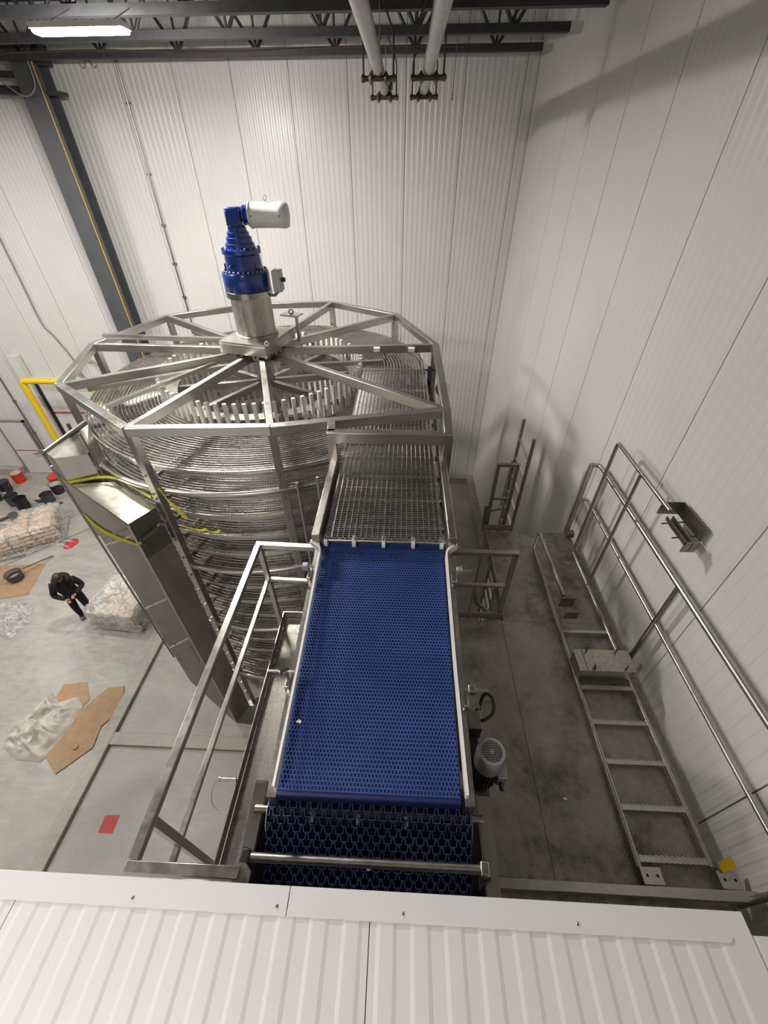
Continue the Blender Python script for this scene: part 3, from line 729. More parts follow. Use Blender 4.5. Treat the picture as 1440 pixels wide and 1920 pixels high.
# ================================================================== BELT TOWER (stainless covers at the left of the spiral)
def tower():
    t = thing('belt_tower', (-3.3, 3.6, 0), 'tall stainless sheet metal belt tower strapped beside the spiral', 'guard')
    PL, PR, PD = (-3.53, 3.37), (-3.29, 3.56), (-3.10, 3.90); PB = (PL[0]+PD[0]-PR[0], PL[1]+PD[1]-PR[1])
    m = MB().prism([PL, PR, PD, PB], 2.06, 5.51)
    m.build('tower_body', 'stainless_sheet', t, smooth=False)
    Fp, G, Gp = (-4.28, 4.11), (-3.79, 4.25), (-3.96, 4.27)
    MB().prism([PR, PD, G, Fp], [4.9, 4.9, 4.6, 4.6], [5.515, 5.515, 5.642, 5.70]).build('trough_cover', 'stainless_sheet', t, smooth=False)
    q = Vector((PD[0]-PR[0], PD[1]-PR[1], 0)).normalized()*0.012
    MB().add([(*PL, 5.505), (*PR, 5.505), (*PL, 6.27), (PL[0]-0.03, PL[1]-0.024, 6.45), (PL[0]-0.03, PL[1]-0.024, 5.505)]+[(x+q.x, y+q.y, z) for x, y, z in ((*PL, 5.505), (*PR, 5.505), (*PL, 6.27), (PL[0]-0.03, PL[1]-0.024, 6.45), (PL[0]-0.03, PL[1]-0.024, 5.505))],
             [(4, 0, 1, 2, 3), (8, 7, 6, 5, 9), (1, 6, 7, 2), (2, 7, 8, 3), (3, 8, 9, 4), (4, 9, 5, 0), (0, 5, 6, 1)]).build('side_plate', 'stainless_sheet', t, smooth=False)
    # foot: the left side tapers in towards the bottom
    PL2 = (PR[0]-0.01, PR[1]-0.01); PB2 = (PD[0]-0.01, PD[1]-0.01)
    MB().add([(*PL, 2.06), (*PR, 2.06), (*PD, 2.06), (*PB, 2.06), (*PL2, 0.02), (*PR, 0.0), (*PD, 0.0), (*PB2, 0.02)], [(0, 1, 5, 4), (1, 2, 6, 5), (2, 3, 7, 6), (3, 0, 4, 7), (4, 5, 6, 7)]).build('tower_foot', 'stainless_sheet', t, smooth=False)
    d = Vector((PR[0]-PL[0], PR[1]-PL[1], 0)).normalized(); nrm = Vector((d.y, -d.x, 0))
    # joint strips with rivets
    rv = MB().lathe([(0.008, 0), (0.006, 0.006)], (0, 0, 0), n=8).mesh('rivet', 'wire_steel')
    for z in (3.09, 4.09, 5.34):
        a = Vector((*PL, z))+nrm*0.004; b = Vector((*PR, z))+nrm*0.004
        st = beam_obj('joint_strip', a, b, 0.012, 0.022, 'link_steel', t)
        for k in (0.3, 0.7):
            r = link('rivet', rv, st, a.lerp(b, k)+Vector((0, 0, 0.03))+nrm*0.001); r.rotation_euler = nrm.to_track_quat('Z', 'Y').to_euler()
    beam_obj('corner_flange', Vector((*PR, 0.02))+nrm*0.006, Vector((*PR, 5.5))+nrm*0.006, 0.022, 0.024, 'link_steel', t, up=tuple(nrm))
    beam_obj('edge_strip', Vector((PL[0]-0.012, PL[1]-0.01, 2.85)), Vector((PL[0]-0.03, PL[1]-0.024, 6.5)), 0.02, 0.03, 'dark_steel', t, up=tuple(nrm))
    a = Vector((*PL, 2.9)).lerp(Vector((*PR, 2.9)), 0.15)+nrm*0.003; b = Vector((*PL, 2.9)).lerp(Vector((*PR, 2.9)), 0.85)+nrm*0.003
    hz = 0.5
    for p, q in ((a, b), (a-Vector((0, 0, hz)), b-Vector((0, 0, hz))), (a, a-Vector((0, 0, hz))), (b, b-Vector((0, 0, hz)))): beam_obj('hatch_frame', p, q, 0.008, 0.012, 'dark_steel', t, up=tuple(nrm))
    beam_obj('top_lip', Vector((*PL, 5.46)).lerp(Vector((*PR, 5.46)), 0.1)+nrm*0.006, Vector((*PR, 5.46))+nrm*0.006, 0.012, 0.03, 'wire_steel', t)
    # upper cover behind the trough
    K, L = (-4.20, 4.78), (-4.40, 4.17)
    MB().prism([Fp, Gp, K, L], [5.2]*4, [6.09, 6.05, 6.20, 6.13]).build('upper_cover', 'stainless_sheet', t, smooth=False)
    beam_obj('cover_flange', (L[0]-0.01, L[1], 6.12), (K[0]-0.03, K[1]+0.02, 6.21), 0.03, 0.08, 'dark_steel', t)
    tube_obj('cover_rod', [(Gp[0]+0.02, Gp[1]+0.04, 5.5), (Gp[0]-0.02, Gp[1]+0.06, 6.32)], 0.016, 'dark_steel', t)
    beam_obj('wall_strap', Vector((-3.75, 3.80, 4.95)), Vector((-3.75, 3.80, 5.58)), 0.03, 0.03, 'dark_steel', t)
tower()
def ribbon(name, pts, w, label, group=None):
    """flat webbing through points, lying in vertical planes"""
    P = bez(pts, 6); m = MB()
    for i, p in enumerate(P):
        t = (P[min(i+1, len(P)-1)]-P[max(i-1, 0)]).normalized(); u = (Vector((0, 0, 1))-t*t.z).normalized()
        tw = 0.35*math.sin(i*0.35); s = t.cross(u); u = u*math.cos(tw)+s*math.sin(tw); s = t.cross(u)
        for a, b in ((-1, -1), (1, -1), (1, 1), (-1, 1)): m.v.append(tuple(p+u*a*w/2+s*b*0.002))
    for i in range(len(P)-1):
        for q in range(4): m.f.append((4*i+q, 4*i+(q+1) % 4, 4*i+4+(q+1) % 4, 4*i+4+q))
    o = m.build(name, 'yellow_strap'); return tag(o, label, 'strap', group)

# ================================================================== BLUE INCLINED BELT
BX0, BX1, BY0, BZ0, BY1, BZ1 = -0.70, 0.41, 0.79, 5.905, 2.76, 6.135
def blue_conveyor():
    c = thing('belt_conveyor', ((BX0+BX1)/2, 1.8, 4.72), 'inclined conveyor with a wide blue plastic mesh belt', 'conveyor')
    W_, L_ = BX1-BX0, math.hypot(BY1-BY0, BZ1-BZ0); sl = math.atan2(BZ1-BZ0, BY1-BY0)
    def row(off, nf):
        m = MB(); pit = W_/nf
        m.box((0, 0.0, 0), (W_, 0.0075, 0.005))
        for k in range(nf):
            x = (k+0.5+off)*pit
            if x+0.003 > W_: continue
            m.box((x-0.0042, 0.006, 0.0), (x+0.0042, 0.0262, 0.0046))
        return m.mesh('belt_row', 'belt_blue', smooth=False)
    ra, rb = row(0.0, 50), row(0.5, 50)
    n = int(L_/0.0254)
    for k in range(n):
        y = k*0.0254; link('belt_row', ra if k % 2 else rb, c, (BX0, BY0+y*math.cos(sl), BZ0+y*math.sin(sl)+0.001), (sl, 0, 0))
    m = MB(); q = [(BX0, BY0-0.02, BZ0-0.004), (BX1, BY0-0.02, BZ0-0.004), (BX1, BY1, BZ1-0.001), (BX0, BY1, BZ1-0.001)]
    dn = [(x, y, z-0.02) for x, y, z in q]
    m.add(q+dn, [(0, 1, 2, 3), (7, 6, 5, 4), (0, 4, 5, 1), (1, 5, 6, 2), (2, 6, 7, 3), (3, 7, 4, 0)]).build('belt_base', 'belt_blue_dark', c, smooth=False)
    # nose of the belt curling down
    m = MB(); pts = [(BY0+0.0-0.035*math.sin(a), BZ0-0.04+0.04*math.cos(a)) for a in [PI*i/10 for i in range(11)]]
    for y, z in pts: m.v += [(BX0, y-0.01, z), (BX1, y-0.01, z)]
    for i in range(10): m.f.append((2*i, 2*i+1, 2*i+3, 2*i+2))
    m.build('belt_nose', 'belt_blue_dark', c)
    def along(x, t, dz=0.0): return (x, BY0+(BY1-BY0)*t, BZ0+(BZ1-BZ0)*t+dz)
    # white guide rails with steel backing, flared at the top
    for sgn, x in ((-1, BX0+0.012), (1, BX1+0.012)):
        path = rounded([along(x+sgn*0.012, -0.01, 0.10), along(x, 0.40, 0.10), along(x, 0.895, 0.10), (x+sgn*0.10, BY0+(BY1-BY0)*0.93, BZ0+(BZ1-BZ0)*0.93+0.10)], 0.12)
        m = MB()
        for i, p in enumerate(path):
            t = (path[min(i+1, len(path)-1)]-path[max(i-1, 0)]).normalized(); s = t.cross(Vector((0, 0, 1))).normalized()
            for a, b in ((-0.008, -0.035), (0.008, -0.035), (0.008, 0.035), (-0.008, 0.035)): m.v.append(tuple(p+s*a+Vector((0, 0, b))))
        for i in range(len(path)-1):
            for q in range(4): m.f.append((4*i+q, 4*i+(q+1) % 4, 4*i+4+(q+1) % 4, 4*i+4+q))
        m.f += [(3, 2, 1, 0), tuple(4*(len(path)-1)+q for q in range(4))]
        m.build('guide_rail', 'white_plastic', c, smooth=False)
        MB().tube([p+Vector((sgn*0.018, 0, 0.0)) for p in path], 0.008, 6).build('rail_backing', 'stainless', c)
    for sgn, x in ((-1, BX0-0.035), (1, BX1+0.055)):
        m = MB()
        for t in (-0.02, 1.0):
            for dx, dz in ((-0.03, -0.16), (0.03, -0.16), (0.03, -0.005), (-0.03, -0.005)): m.v.append(tuple(Vector(along(x, t))+Vector((dx, 0, dz))))
        m.f = [(0, 1, 5, 4), (1, 2, 6, 5), (2, 3, 7, 6), (3, 0, 4, 7), (3, 2, 1, 0), (4, 5, 6, 7)]
        m.build('side_frame', 'stainless', c, smooth=False)
        for t in (0.12, 0.85): beam_obj('leg', tuple(Vector(along(x, t))+Vector((0, 0, -0.15))), (x, BY0+(BY1-BY0)*t, 4.72), 0.05, 0.05, 'stainless', c)
        # rail clamps
        for t in (0.34 if sgn < 0 else 0.30, 0.80):
            p = Vector(along(x, t, 0.06)); ca = MB().cbox(p+Vector((sgn*0.06, 0, 0.03)), (0.05, 0.05, 0.06)).build('clamp_block', 'motor_grey' if t > 0.5 else 'stainless', c, bevel=0.006)
            MB().tube([p+Vector((-sgn*0.04, 0, 0.03)), p+Vector((sgn*0.17, 0, 0.03))], 0.010, 8).build('clamp_rod', 'stainless', ca)
            if sgn < 0 and t < 0.5:
                st = []
                for k in range(8): a = 2*PI*k/8; r = 0.05 if k % 2 == 0 else 0.018; st.append((p.x-0.06+r*math.cos(a), p.y+r*math.sin(a)))
                MB().prism(st, p.z+0.06, p.z+0.085).build('star_knob', 'black_plastic', ca)
            MB().box((p.x+sgn*0.02-0.02, p.y-0.10, p.z-0.12), (p.x+sgn*0.02+0.02, p.y+0.02, p.z+0.0)).build('clamp_foot', 'stainless', ca, bevel=0.01)
    # pale blue chip on the rail and a darker scuff panel keep their own shape
    MB().box((BX0+0.02, 2.52, 6.14), (BX0+0.03, 2.60, 6.17)).build('rail_chip', 'chain_blue', c)
    MB().box((BX0, 1.0, 5.70), (BX1, 2.6, 5.72)).build('drip_pan', 'stainless_sheet', c)
blue_conveyor()

# ---------------------------------------------------------------- coarse chain belt dropping towards the room
def chain_conveyor():
    c = thing('chain_conveyor', (-0.15, 0.6, 4.72), 'coarse dark blue chain link belt dropping under the white roof', 'conveyor')
    x0, x1 = -0.775, 0.485; W_ = x1-x0
    prof = [(0.93, 5.60), (0.90, 5.68), (0.84, 5.735), (0.76, 5.745), (0.68, 5.71), (0.60, 5.64), (0.44, 5.475), (0.28, 5.32), (0.10, 5.16)]
    P = bez([(0, y, z) for y, z in prof], 10)
    acc = [0.0]
    for i in range(1, len(P)): acc.append(acc[-1]+(P[i]-P[i-1]).length)
    def at(s):
        for i in range(1, len(P)):
            if acc[i] >= s or i == len(P)-1:
                t = (s-acc[i-1])/(acc[i]-acc[i-1]); d = (P[i]-P[i-1]).normalized(); return P[i-1].lerp(P[i], t), d
    pit = 0.052; nc = 19; cw = W_/nc
    def row(off):
        """battlement shaped link row: local x across, y along the travel, z normal"""
        pts = []; x = -off*cw*0.5
        while x < W_+cw:
            pts += [(x, 0.0), (x+cw*0.14, 0.0), (x+cw*0.20, pit*0.62), (x+cw*0.46, pit*0.62), (x+cw*0.52, 0.0)]
            x += cw
        pts = [(min(max(a, 0), W_), b) for a, b in pts]
        m = MB(); t = 0.0034; h = 0.020
        for i in range(len(pts)-1):
            a, b = Vector((*pts[i], 0)), Vector((*pts[i+1], 0))
            if (b-a).length < 1e-4: continue
            s = (b-a).normalized().cross(Vector((0, 0, 1)))*t; e = (b-a).normalized()*t
            a = a-e; b = b+e; k = len(m.v)
            m.v += [tuple(a-s), tuple(b-s), tuple(b+s), tuple(a+s), tuple(a-s-Vector((0, 0, h))), tuple(b-s-Vector((0, 0, h))), tuple(b+s-Vector((0, 0, h))), tuple(a+s-Vector((0, 0, h)))]
            m.f += [(k, k+1, k+2, k+3), (k, k+4, k+5, k+1), (k+2, k+6, k+7, k+3)]
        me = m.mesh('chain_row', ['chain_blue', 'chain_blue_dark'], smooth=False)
        for i, f in enumerate(me.polygons): f.material_index = 0 if i % 3 == 0 else 1  # link tops coloured as lit, their side faces coloured as shaded
        return me
    ra, rb = row(0), row(1)
    k = 0; s = 0.02
    while s < acc[-1]-0.02:
        p, d = at(s); ang = math.atan2(-d.z, -d.y)
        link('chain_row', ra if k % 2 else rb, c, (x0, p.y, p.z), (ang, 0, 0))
        k += 1; s += pit*0.80
    # backing of the belt just below the links
    m = MB()
    for i, p in enumerate(P):
        d = (P[min(i+1, len(P)-1)]-P[max(i-1, 0)]).normalized(); nrm = Vector((0, -d.z, d.y)); nrm = nrm if nrm.z > 0 else -nrm
        q = p-nrm*0.021; m.v += [(x0+0.004, q.y, q.z), (x1-0.004, q.y, q.z)]
    for i in range(len(P)-1): m.f.append((2*i, 2*i+1, 2*i+3, 2*i+2))
    m.build('belt_backing', 'chain_blue_dark', c)
    for x in (x0-0.010, x1+0.006): MB().lathe([(0.0, 0), (0.135, 0), (0.140, 0.004), (0.0, 0.006)], (x, 0.76, 5.60), (1, 0, 0), 32).build('roller_disc', 'white_plastic', c)
    MB().tube([(x0-0.12, 0.76, 5.60), (x1+0.10, 0.76, 5.60)], 0.025, 12).build('roller_shaft', 'stainless', c)
    for x in (-0.50, -0.21, 0.09):
        MB().lathe([(0.02, -0.012), (0.118, -0.012), (0.118, 0.012), (0.02, 0.012)], (x, 0.76, 5.60), (1, 0, 0), 24).build('sprocket', 'white_plastic', c)
    # side plates
    MB().add([(-0.93, 0.92, 5.62), (-0.93, 0.20, 5.52), (-0.93, 0.20, 4.75), (-0.93, 0.92, 4.75), (-0.85, 0.92, 5.62), (-0.85, 0.20, 5.52), (-0.85, 0.20, 4.75), (-0.85, 0.92, 4.75)], [(0, 3, 2, 1), (4, 5, 6, 7), (0, 1, 5, 4), (0, 4, 7, 3)]).build('side_plate', 'stainless_sheet', c, smooth=False)
    MB().box((0.548, 0.22, 4.75), (0.558, 0.90, 5.62)).build('side_plate', 'wire_steel', c)
    MB().box((0.56, 0.26, 4.75), (0.66, 0.92, 5.50)).build('side_frame', 'stainless_sheet', c)
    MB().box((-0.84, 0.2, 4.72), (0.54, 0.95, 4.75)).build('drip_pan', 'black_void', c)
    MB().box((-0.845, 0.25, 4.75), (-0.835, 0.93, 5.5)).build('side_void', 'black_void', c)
    cr = MB().tube([(-0.82, 0.485, 5.79), (0.51, 0.485, 5.79)], 0.024, 14).build('cross_rod', 'stainless', c)
    for x, s in ((-0.83, -1), (0.525, 1)):
        MB().cbox((x, 0.485, 5.79), (0.05, 0.07, 0.07)).build('rod_bracket', 'motor_dark' if s < 0 else 'stainless', cr, bevel=0.008)
        MB().box((x-0.012+s*0.02, 0.44, 5.4), (x+0.012+s*0.02, 0.53, 5.78)).build('rod_bracket', 'motor_dark', cr)
    MB().tube([(0.54, 0.33, 5.38), (0.40, 0.33, 5.38)], 0.03, 12).build('return_roller', 'wire_steel', c)
    beam_obj('leg', (-0.89, 0.3, 4.72), (-0.89, 0.3, 4.9), 0.06, 0.06, 'stainless', c)
chain_conveyor()

# ---------------------------------------------------------------- drive motor beside the blue belt
def drive():
    d = thing('drive_motor', (0.66, 1.1, 5.2), 'grey finned drive motor with fan cover beside the blue belt', 'motor')
    cx, cy = 0.665, 1.10
    MB().lathe([(0.05, 5.22), (0.085, 5.24), (0.085, 5.30), (0.078, 5.31), (0.078, 5.62)], (cx, cy, 0), n=24).build('motor_body', 'motor_dark', d)
    fin = MB().box((0.075, -0.003, 5.33), (0.094, 0.003, 5.62)).mesh('fin', 'motor_dark')
    for k in range(22): link('fin', fin, d, (cx, cy, 0), (0, 0, 2*PI*k/22))
    MB().lathe([(0.098, 5.60), (0.100, 5.72), (0.097, 5.765), (0.088, 5.79), (0.070, 5.795), (0.068, 5.776)], (cx, cy, 0), n=32, cap=False).build('fan_cover', 'motor_grey', d)
    gr = MB().lathe([(0.068, 5.780), (0.0, 5.781)], (cx, cy, 0), n=24).build('fan_void', 'black_void', d)
    g = MB()
    for k in range(-4, 5):
        o_ = k*0.0145; h = math.sqrt(max(0, 0.068**2-o_**2))
        g.beam((cx+o_, cy-h, 5.788), (cx+o_, cy+h, 5.788), 0.0045, 0.003); g.beam((cx-h, cy+o_, 5.788), (cx+h, cy+o_, 5.788), 0.0045, 0.003)
    g.lathe([(0.012, 5.786), (0.012, 5.793)], (cx, cy, 0), n=12)
    g.build('fan_grille', 'motor_grey', d)
    MB().box((cx+0.08, cy-0.07, 5.36), (cx+0.15, cy+0.06, 5.50)).build('terminal_box', 'motor_grey', d, bevel=0.008)
    MB().tube([(cx+0.11, cy-0.07, 5.42), (cx+0.11, cy-0.12, 5.42)], 0.016, 8).build('cable_gland', 'black_plastic', d)
    MB().box((cx-0.12, cy+0.04, 5.22), (cx-0.03, cy+0.22, 5.55)).build('gearbox', 'motor_dark', d, bevel=0.015)
    MB().box((cx-0.13, cy+0.18, 5.30), (cx-0.02, cy+0.32, 5.70)).build('sensor_bracket', 'dark_steel', d, bevel=0.01)
    MB().lathe([(0.022, 0), (0.022, 0.09)], (cx-0.045, cy+0.33, 5.62), (0.05, 0.1, 1), 14).build('sensor', 'wire_steel', d)
    MB().tube(bez([(cx-0.06, cy+0.26, 5.66), (cx-0.01, cy+0.24, 5.70), (cx+0.07, cy+0.30, 5.70), (cx+0.09, cy+0.42, 5.66), (cx+0.05, cy+0.48, 5.62), (cx+0.01, cy+0.42, 5.56), (cx-0.02, cy+0.26, 5.50)], 8), 0.013, 8).build('cable_loop', 'black_rubber', d)
    MB().box((0.50, 1.02, 5.1), (0.60, 1.18, 5.3)).build('mount', 'dark_steel', d)
    MB().box((cx-0.09, cy-0.10, 4.72), (cx+0.06, cy+0.05, 5.23)).build('mount_leg', 'dark_steel', d)
drive()

# ================================================================== PLATFORM
ZP = 4.70
def platform():
    p = thing('work_platform', (1.2, 1.8, 0), 'raised work platform of worn steel diamond plate', 'platform')
    def plate(x0, y0, x1, y1, dz=0.0, mat='diamond_plate'): return box_obj('deck_plate', (x0+0.002, y0+0.002, ZP-0.012), (x1-0.002, y1-0.002, ZP+dz), mat, p)
    plate(0.52, 0.30, 1.24, 2.93); plate(1.24, 0.30, 2.50, 2.93, 0.001); plate(1.27, 2.93, 2.50, 3.09, 0.002); plate(1.27, 3.09, 2.50, 4.50)
    plate(-1.32, 0.30, -0.50, 2.87); plate(-0.50, 0.30, 0.52, 2.87)
    def kick(a, b): return beam_obj('kick_plate', (*a, ZP+0.055), (*b, ZP+0.055), 0.008, 0.11, 'stainless', p)
    kick((-1.33, 0.30), (-1.33, 2.88)); kick((-1.33, 2.88), (-0.80, 2.88)); kick((0.56, 2.96), (1.24, 2.96)); kick((1.26, 3.0), (1.26, 4.52)); kick((1.26, 4.52), (1.64, 4.52))
    beam_obj('edge_beam', (0.66, 0.57, ZP+0.10), (2.62, 0.57, ZP+0.10), 0.06, 0.10, 'stainless', p, bevel=0.004)
    for a, b in (((0.5, 0.35), (0.5, 2.9)), ((1.24, 0.35), (1.24, 2.9)), ((2.44, 0.35), (2.44, 4.45)), ((1.31, 2.9), (1.31, 4.45)), ((-1.28, 0.35), (-1.28, 2.85)), ((1.31, 4.44), (2.44, 4.44)), ((-1.28, 2.82), (1.24, 2.86))):
        beam_obj('under_beam', (*a, ZP-0.07), (*b, ZP-0.07), 0.08, 0.11, 'stainless', p)
    for x, y in ((1.31, 4.40), (2.45, 4.40), (1.31, 3.0), (2.45, 0.5), (-1.25, 2.78)):
        m = MB().beam((x, y, 0.02), (x, y, ZP-0.12), 0.09, 0.09).cbox((x, y, 0.01), (0.2, 0.2, 0.02)); m.build('leg', 'stainless', p)
    beam_obj('brace', (1.31, 4.40, 3.2), (1.31, 3.0, 4.5), 0.05, 0.05, 'stainless', p)
    # small tag left on the deck
platform()
def squaretube(m, pts, w=0.05):
    for a, b in zip(pts[:-1], pts[1:]): m.beam(a, b, w, w)
    return m
def left_rail():
    r = thing('guard_rail', (-1.38, 1.6, ZP), 'bright square tube guard rail left of the blue belt', 'railing')
    zt, zm = 5.95, 5.44; w = 0.055
    def t(name, a, b, ww=w): beam_obj(name, a, b, ww, ww, 'stainless', r, bevel=0.004)
    t('top_rail', (-1.385, 0.42, zt), (-1.385, 2.81, zt)); t('mid_rail', (-1.385, 0.42, zm), (-1.385, 2.82, zm), 0.04)
    t('end_rail', (-1.41, 2.84, zt), (-0.79, 2.82, zt)); t('end_rail', (-1.41, 2.84, zm), (-0.82, 2.82, zm), 0.04)
    t('end_rail', (-1.41, 0.39, zt), (-0.80, 0.39, zt)); t('end_rail', (-1.41, 0.40, zm), (-0.86, 0.40, zm), 0.04)
    t('post', (-1.385, 2.84, ZP-0.1), (-1.385, 2.84, zt-0.03), 0.05); t('post', (-1.385, 0.60, ZP-0.1), (-1.385, 0.60, zt-0.03), 0.05)
    MB().prism([(-0.83, 0.345), (-0.74, 0.345), (-0.74, 0.40), (-0.78, 0.435), (-0.83, 0.435)], zt-0.05, zt+0.006).build('end_plate', 'stainless', r)
    MB().lathe([(0.014, 0), (0.014, 0.012)], (-0.768, 0.365, zt+0.006), n=10).build('bolt', 'wire_steel', r)
left_rail()
o = MB().tube([(-1.33, 1.14, 4.83), (-1.47, 1.14, 4.83)], 0.016, 10).lathe([(0.022, 0), (0.022, 0.015)], (-1.48, 1.14, 4.83), (1, 0, 0), 10).build('quick_pin', 'stainless'); tag(o, 'steel quick release pin sticking out of the left kick plate', 'pin')
o = MB().tube(bez([(-1.48, 1.14, 4.83), (-1.52, 1.08, 4.80), (-1.50, 0.98, 4.76), (-1.42, 0.93, 4.75), (-1.34, 0.91, 4.76)], 8), 0.004, 6).build('tether_wire', 'dark_steel'); tag(o, 'thin looped tether wire of the quick release pin', 'wire')
def right_rail():
    r = thing('guard_rail', (1.22, 3.0, ZP), 'square tube guard rail at the floor opening right of belt', 'railing')
    def t(name, a, b, ww=0.05): beam_obj(name, a, b, ww, ww, 'stainless', r, bevel=0.004)
    t('top_rail', (0.53, 3.0, 5.76), (1.245, 3.0, 5.76)); t('mid_rail', (0.56, 3.0, 5.25), (1.22, 3.0, 5.25), 0.04); t('post', (1.22, 3.0, ZP-0.05), (1.22, 3.0, 5.76))
    t('post', (0.55, 3.0, ZP-0.05), (0.55, 3.0, 5.76))
    r = thing('guard_rail', (2.54, 2.0, ZP), 'long tube guard rail along the right wall', 'railing')
    tb = lambda name, pts, rad=0.027: tube_obj(name, rounded(pts, 0.05), rad, 'stainless', r, 12)
    tb('top_rail', [(2.44, 4.49, 5.9), (2.545, 4.47, 5.9), (2.545, -1.5, 5.9)]); tb('mid_rail', [(2.47, 4.49, 5.35), (2.555, 4.47, 5.35), (2.555, -1.5, 5.35)], 0.02)
    beam_obj('post', (2.45, 4.49, ZP-0.05), (2.45, 4.49, 5.9), 0.05, 0.05, 'stainless', r); MB().cbox((2.48, 4.44, ZP+0.04), (0.10, 0.08, 0.08)).build('post_foot', 'dark_steel', r)
    for y in (2.50, 0.55): tb('post', [(2.555, y, ZP-0.05), (2.545, y, 5.9)], 0.026)
right_rail()
def gate():
    g = thing('safety_gate', (1.45, 4.58, ZP), 'narrow tube safety gate at the platform end beside ladder', 'gate')
    def t(name, a, b, ww=0.045): beam_obj(name, a, b, ww, ww, 'dark_steel', g, bevel=0.004)
    t('post', (1.30, 4.58, ZP-0.05), (1.30, 4.58, 5.81)); t('post', (1.55, 4.58, ZP-0.05), (1.55, 4.58, 5.81))
    t('rail', (1.28, 4.58, 5.81), (1.57, 4.58, 5.81)); t('rail', (1.30, 4.58, 5.25), (1.55, 4.58, 5.25), 0.035); t('rail', (1.30, 4.62, 4.98), (1.50, 4.70, 4.98), 0.035)
    beam_obj('strut', (1.27, 4.62, ZP-0.1), (1.27, 4.66, 5.05), 0.04, 0.03, 'dark_steel', g)
gate()
def tall_ladder():
    l = thing('access_ladder', (1.73, 5.0, 0), 'upright access ladder rising past the platform end', 'ladder')
    for y, zt in ((4.72, 6.12), (5.30, 6.10)):
        tube_obj('stile', [(1.73, y, 0.02), (1.73, y, zt)], 0.024, 'dark_steel', l, 10)
    rg = MB().box((-0.02, -0.29, -0.012), (0.02, 0.29, 0.012)).mesh('rung', 'stainless')
    z = 5.80
    while z > 0.3: link('rung', rg, l, (1.73, 5.01, z)); z -= 0.305
    tube_obj('grab_rail', [(1.66, 5.25, 4.6), (1.68, 5.25, 5.45)], 0.016, 'wire_steel', l)
tall_ladder()
def lying_ladder():
    l = thing('ladder', (2.15, 2.4, ZP), 'steel ladder section lying flat on the platform deck', 'ladder')
    z = ZP+0.045
    tb = lambda name, pts, rad=0.021, par=l: tube_obj(name, rounded(pts, 0.05), rad, 'stainless', par, 10)
    a = tb('stile', [(1.88, 0.72, z), (1.88, 4.08, z), (1.94, 4.20, z+0.22), (1.95, 3.12, z+0.22)])
    tb('stile', [(2.42, 0.74, z), (2.41, 4.06, z)])
    b = tb('hoop', [(2.41, 4.06, z), (2.41, 4.06, 6.47), (2.40, 2.88, 6.47)])
    tb('hoop_brace', [(2.41, 3.47, z), (2.395, 3.45, 6.47)], 0.018)
    rg = MB()
    rg.box((-0.27, -0.02, -0.014), (0.27, 0.02, 0.004))
    for k in range(13):
        for s in (-1, 1): rg.box((-0.255+0.04*k, s*0.02-0.003, 0.0), (-0.255+0.04*k+0.02, s*0.02+0.003, 0.012))
    me = rg.mesh('rung', 'stainless')
    for y in (2.78, 2.45, 2.12, 1.78, 1.44, 1.10, 0.77): link('rung', me, l, (2.15, y, z+0.008))
    for x in (1.90, 2.46):
        f = MB().box((x-0.03, 0.62, z+0.012), (x+0.12, 0.72, z+0.022)).build('foot_plate', 'stainless', l)
        hole = MB().lathe([(0.010, 0), (0.010, 0.002)], (0, 0, 0), n=10).mesh('bolt_hole', 'black_void')
        for dx in (0.01, 0.085): link('bolt_hole', hole, f, (x+dx, 0.67, z+0.0215))
    # end brackets: folded plates with studs
    def bracket(x, y, zc, w, ln, h, name='bracket'):
        m = MB().box((x-w/2, y+ln/2-0.008, zc-h), (x+w/2, y+ln/2, zc)).box((x+w/2-0.008, y-ln/2, zc-h), (x+w/2, y+ln/2, zc))
        o = m.build(name, 'dark_steel', l)
        m = MB().box((x-w*0.30, y-ln*0.62, zc-h*1.6), (x+w*0.28, y-ln*0.62+0.008, zc-h*0.8)).box((x-w*0.30, y-ln*0.62, zc-h*1.0), (x-w*0.30+0.008, y+ln*0.28, zc-h*0.75)).box((x+w*0.0, y-ln*0.62, zc-h*1.5), (x+w*0.03, y+ln*0.30, zc-h*0.75))
        m.build('bracket_plate', 'dark_steel', o)
        for q in (-0.35, 0.15): MB().tube([(x-w*0.55, y+ln*q, zc-h*1.1), (x+w*0.5, y+ln*q, zc-h*0.9)], 0.007, 6).build('stud', 'motor_dark', o)
    bracket(2.52, 2.85, 6.45, 0.20, 0.38, 0.14)
    m = MB().box((1.90, 3.05, z+0.10), (2.06, 3.058, z+0.26)).box((1.92, 2.90, z+0.08), (2.07, 2.908, z+0.20)); br = m.build('bracket', 'dark_steel', l)
    for x in (1.94, 2.04): MB().lathe([(0.008, 0), (0.008, 0.006)], (x, 2.899, z+0.17), (0, -1, 0), 8).build('bolt', 'wire_steel', br)
lying_ladder()
def cover_box():
    b = thing('mounting_box', (2.12, 2.3, ZP), 'pale steel mounting box resting across the lying ladder', 'box')
    MB().box((1.86, 2.20, ZP+0.07), (2.40, 2.42, ZP+0.24)).build('box_body', 'stainless_sheet', b, bevel=0.004)
    MB().box((1.85, 2.19, ZP+0.24), (2.41, 2.43, ZP+0.25)).build('top_plate', 'cast_steel', b)
    MB().box((1.93, 2.195, ZP+0.25), (1.935, 2.425, ZP+0.252)).build('fold_line', 'motor_dark', b)
    wn = MB().tube([(-0.025, -0.02, 0.02), (0.025, 0.02, 0.02)], 0.007, 6).tube([(0, 0, -0.01), (0, 0, 0.03)], 0.008, 6).mesh('wing_nut', 'motor_dark')
    for x, y in ((1.98, 2.41), (2.28, 2.41), (2.0, 2.22), (2.31, 2.22)): link('wing_nut', wn, b, (x, y, ZP+0.255), (0, 0, random.random()))
cover_box()
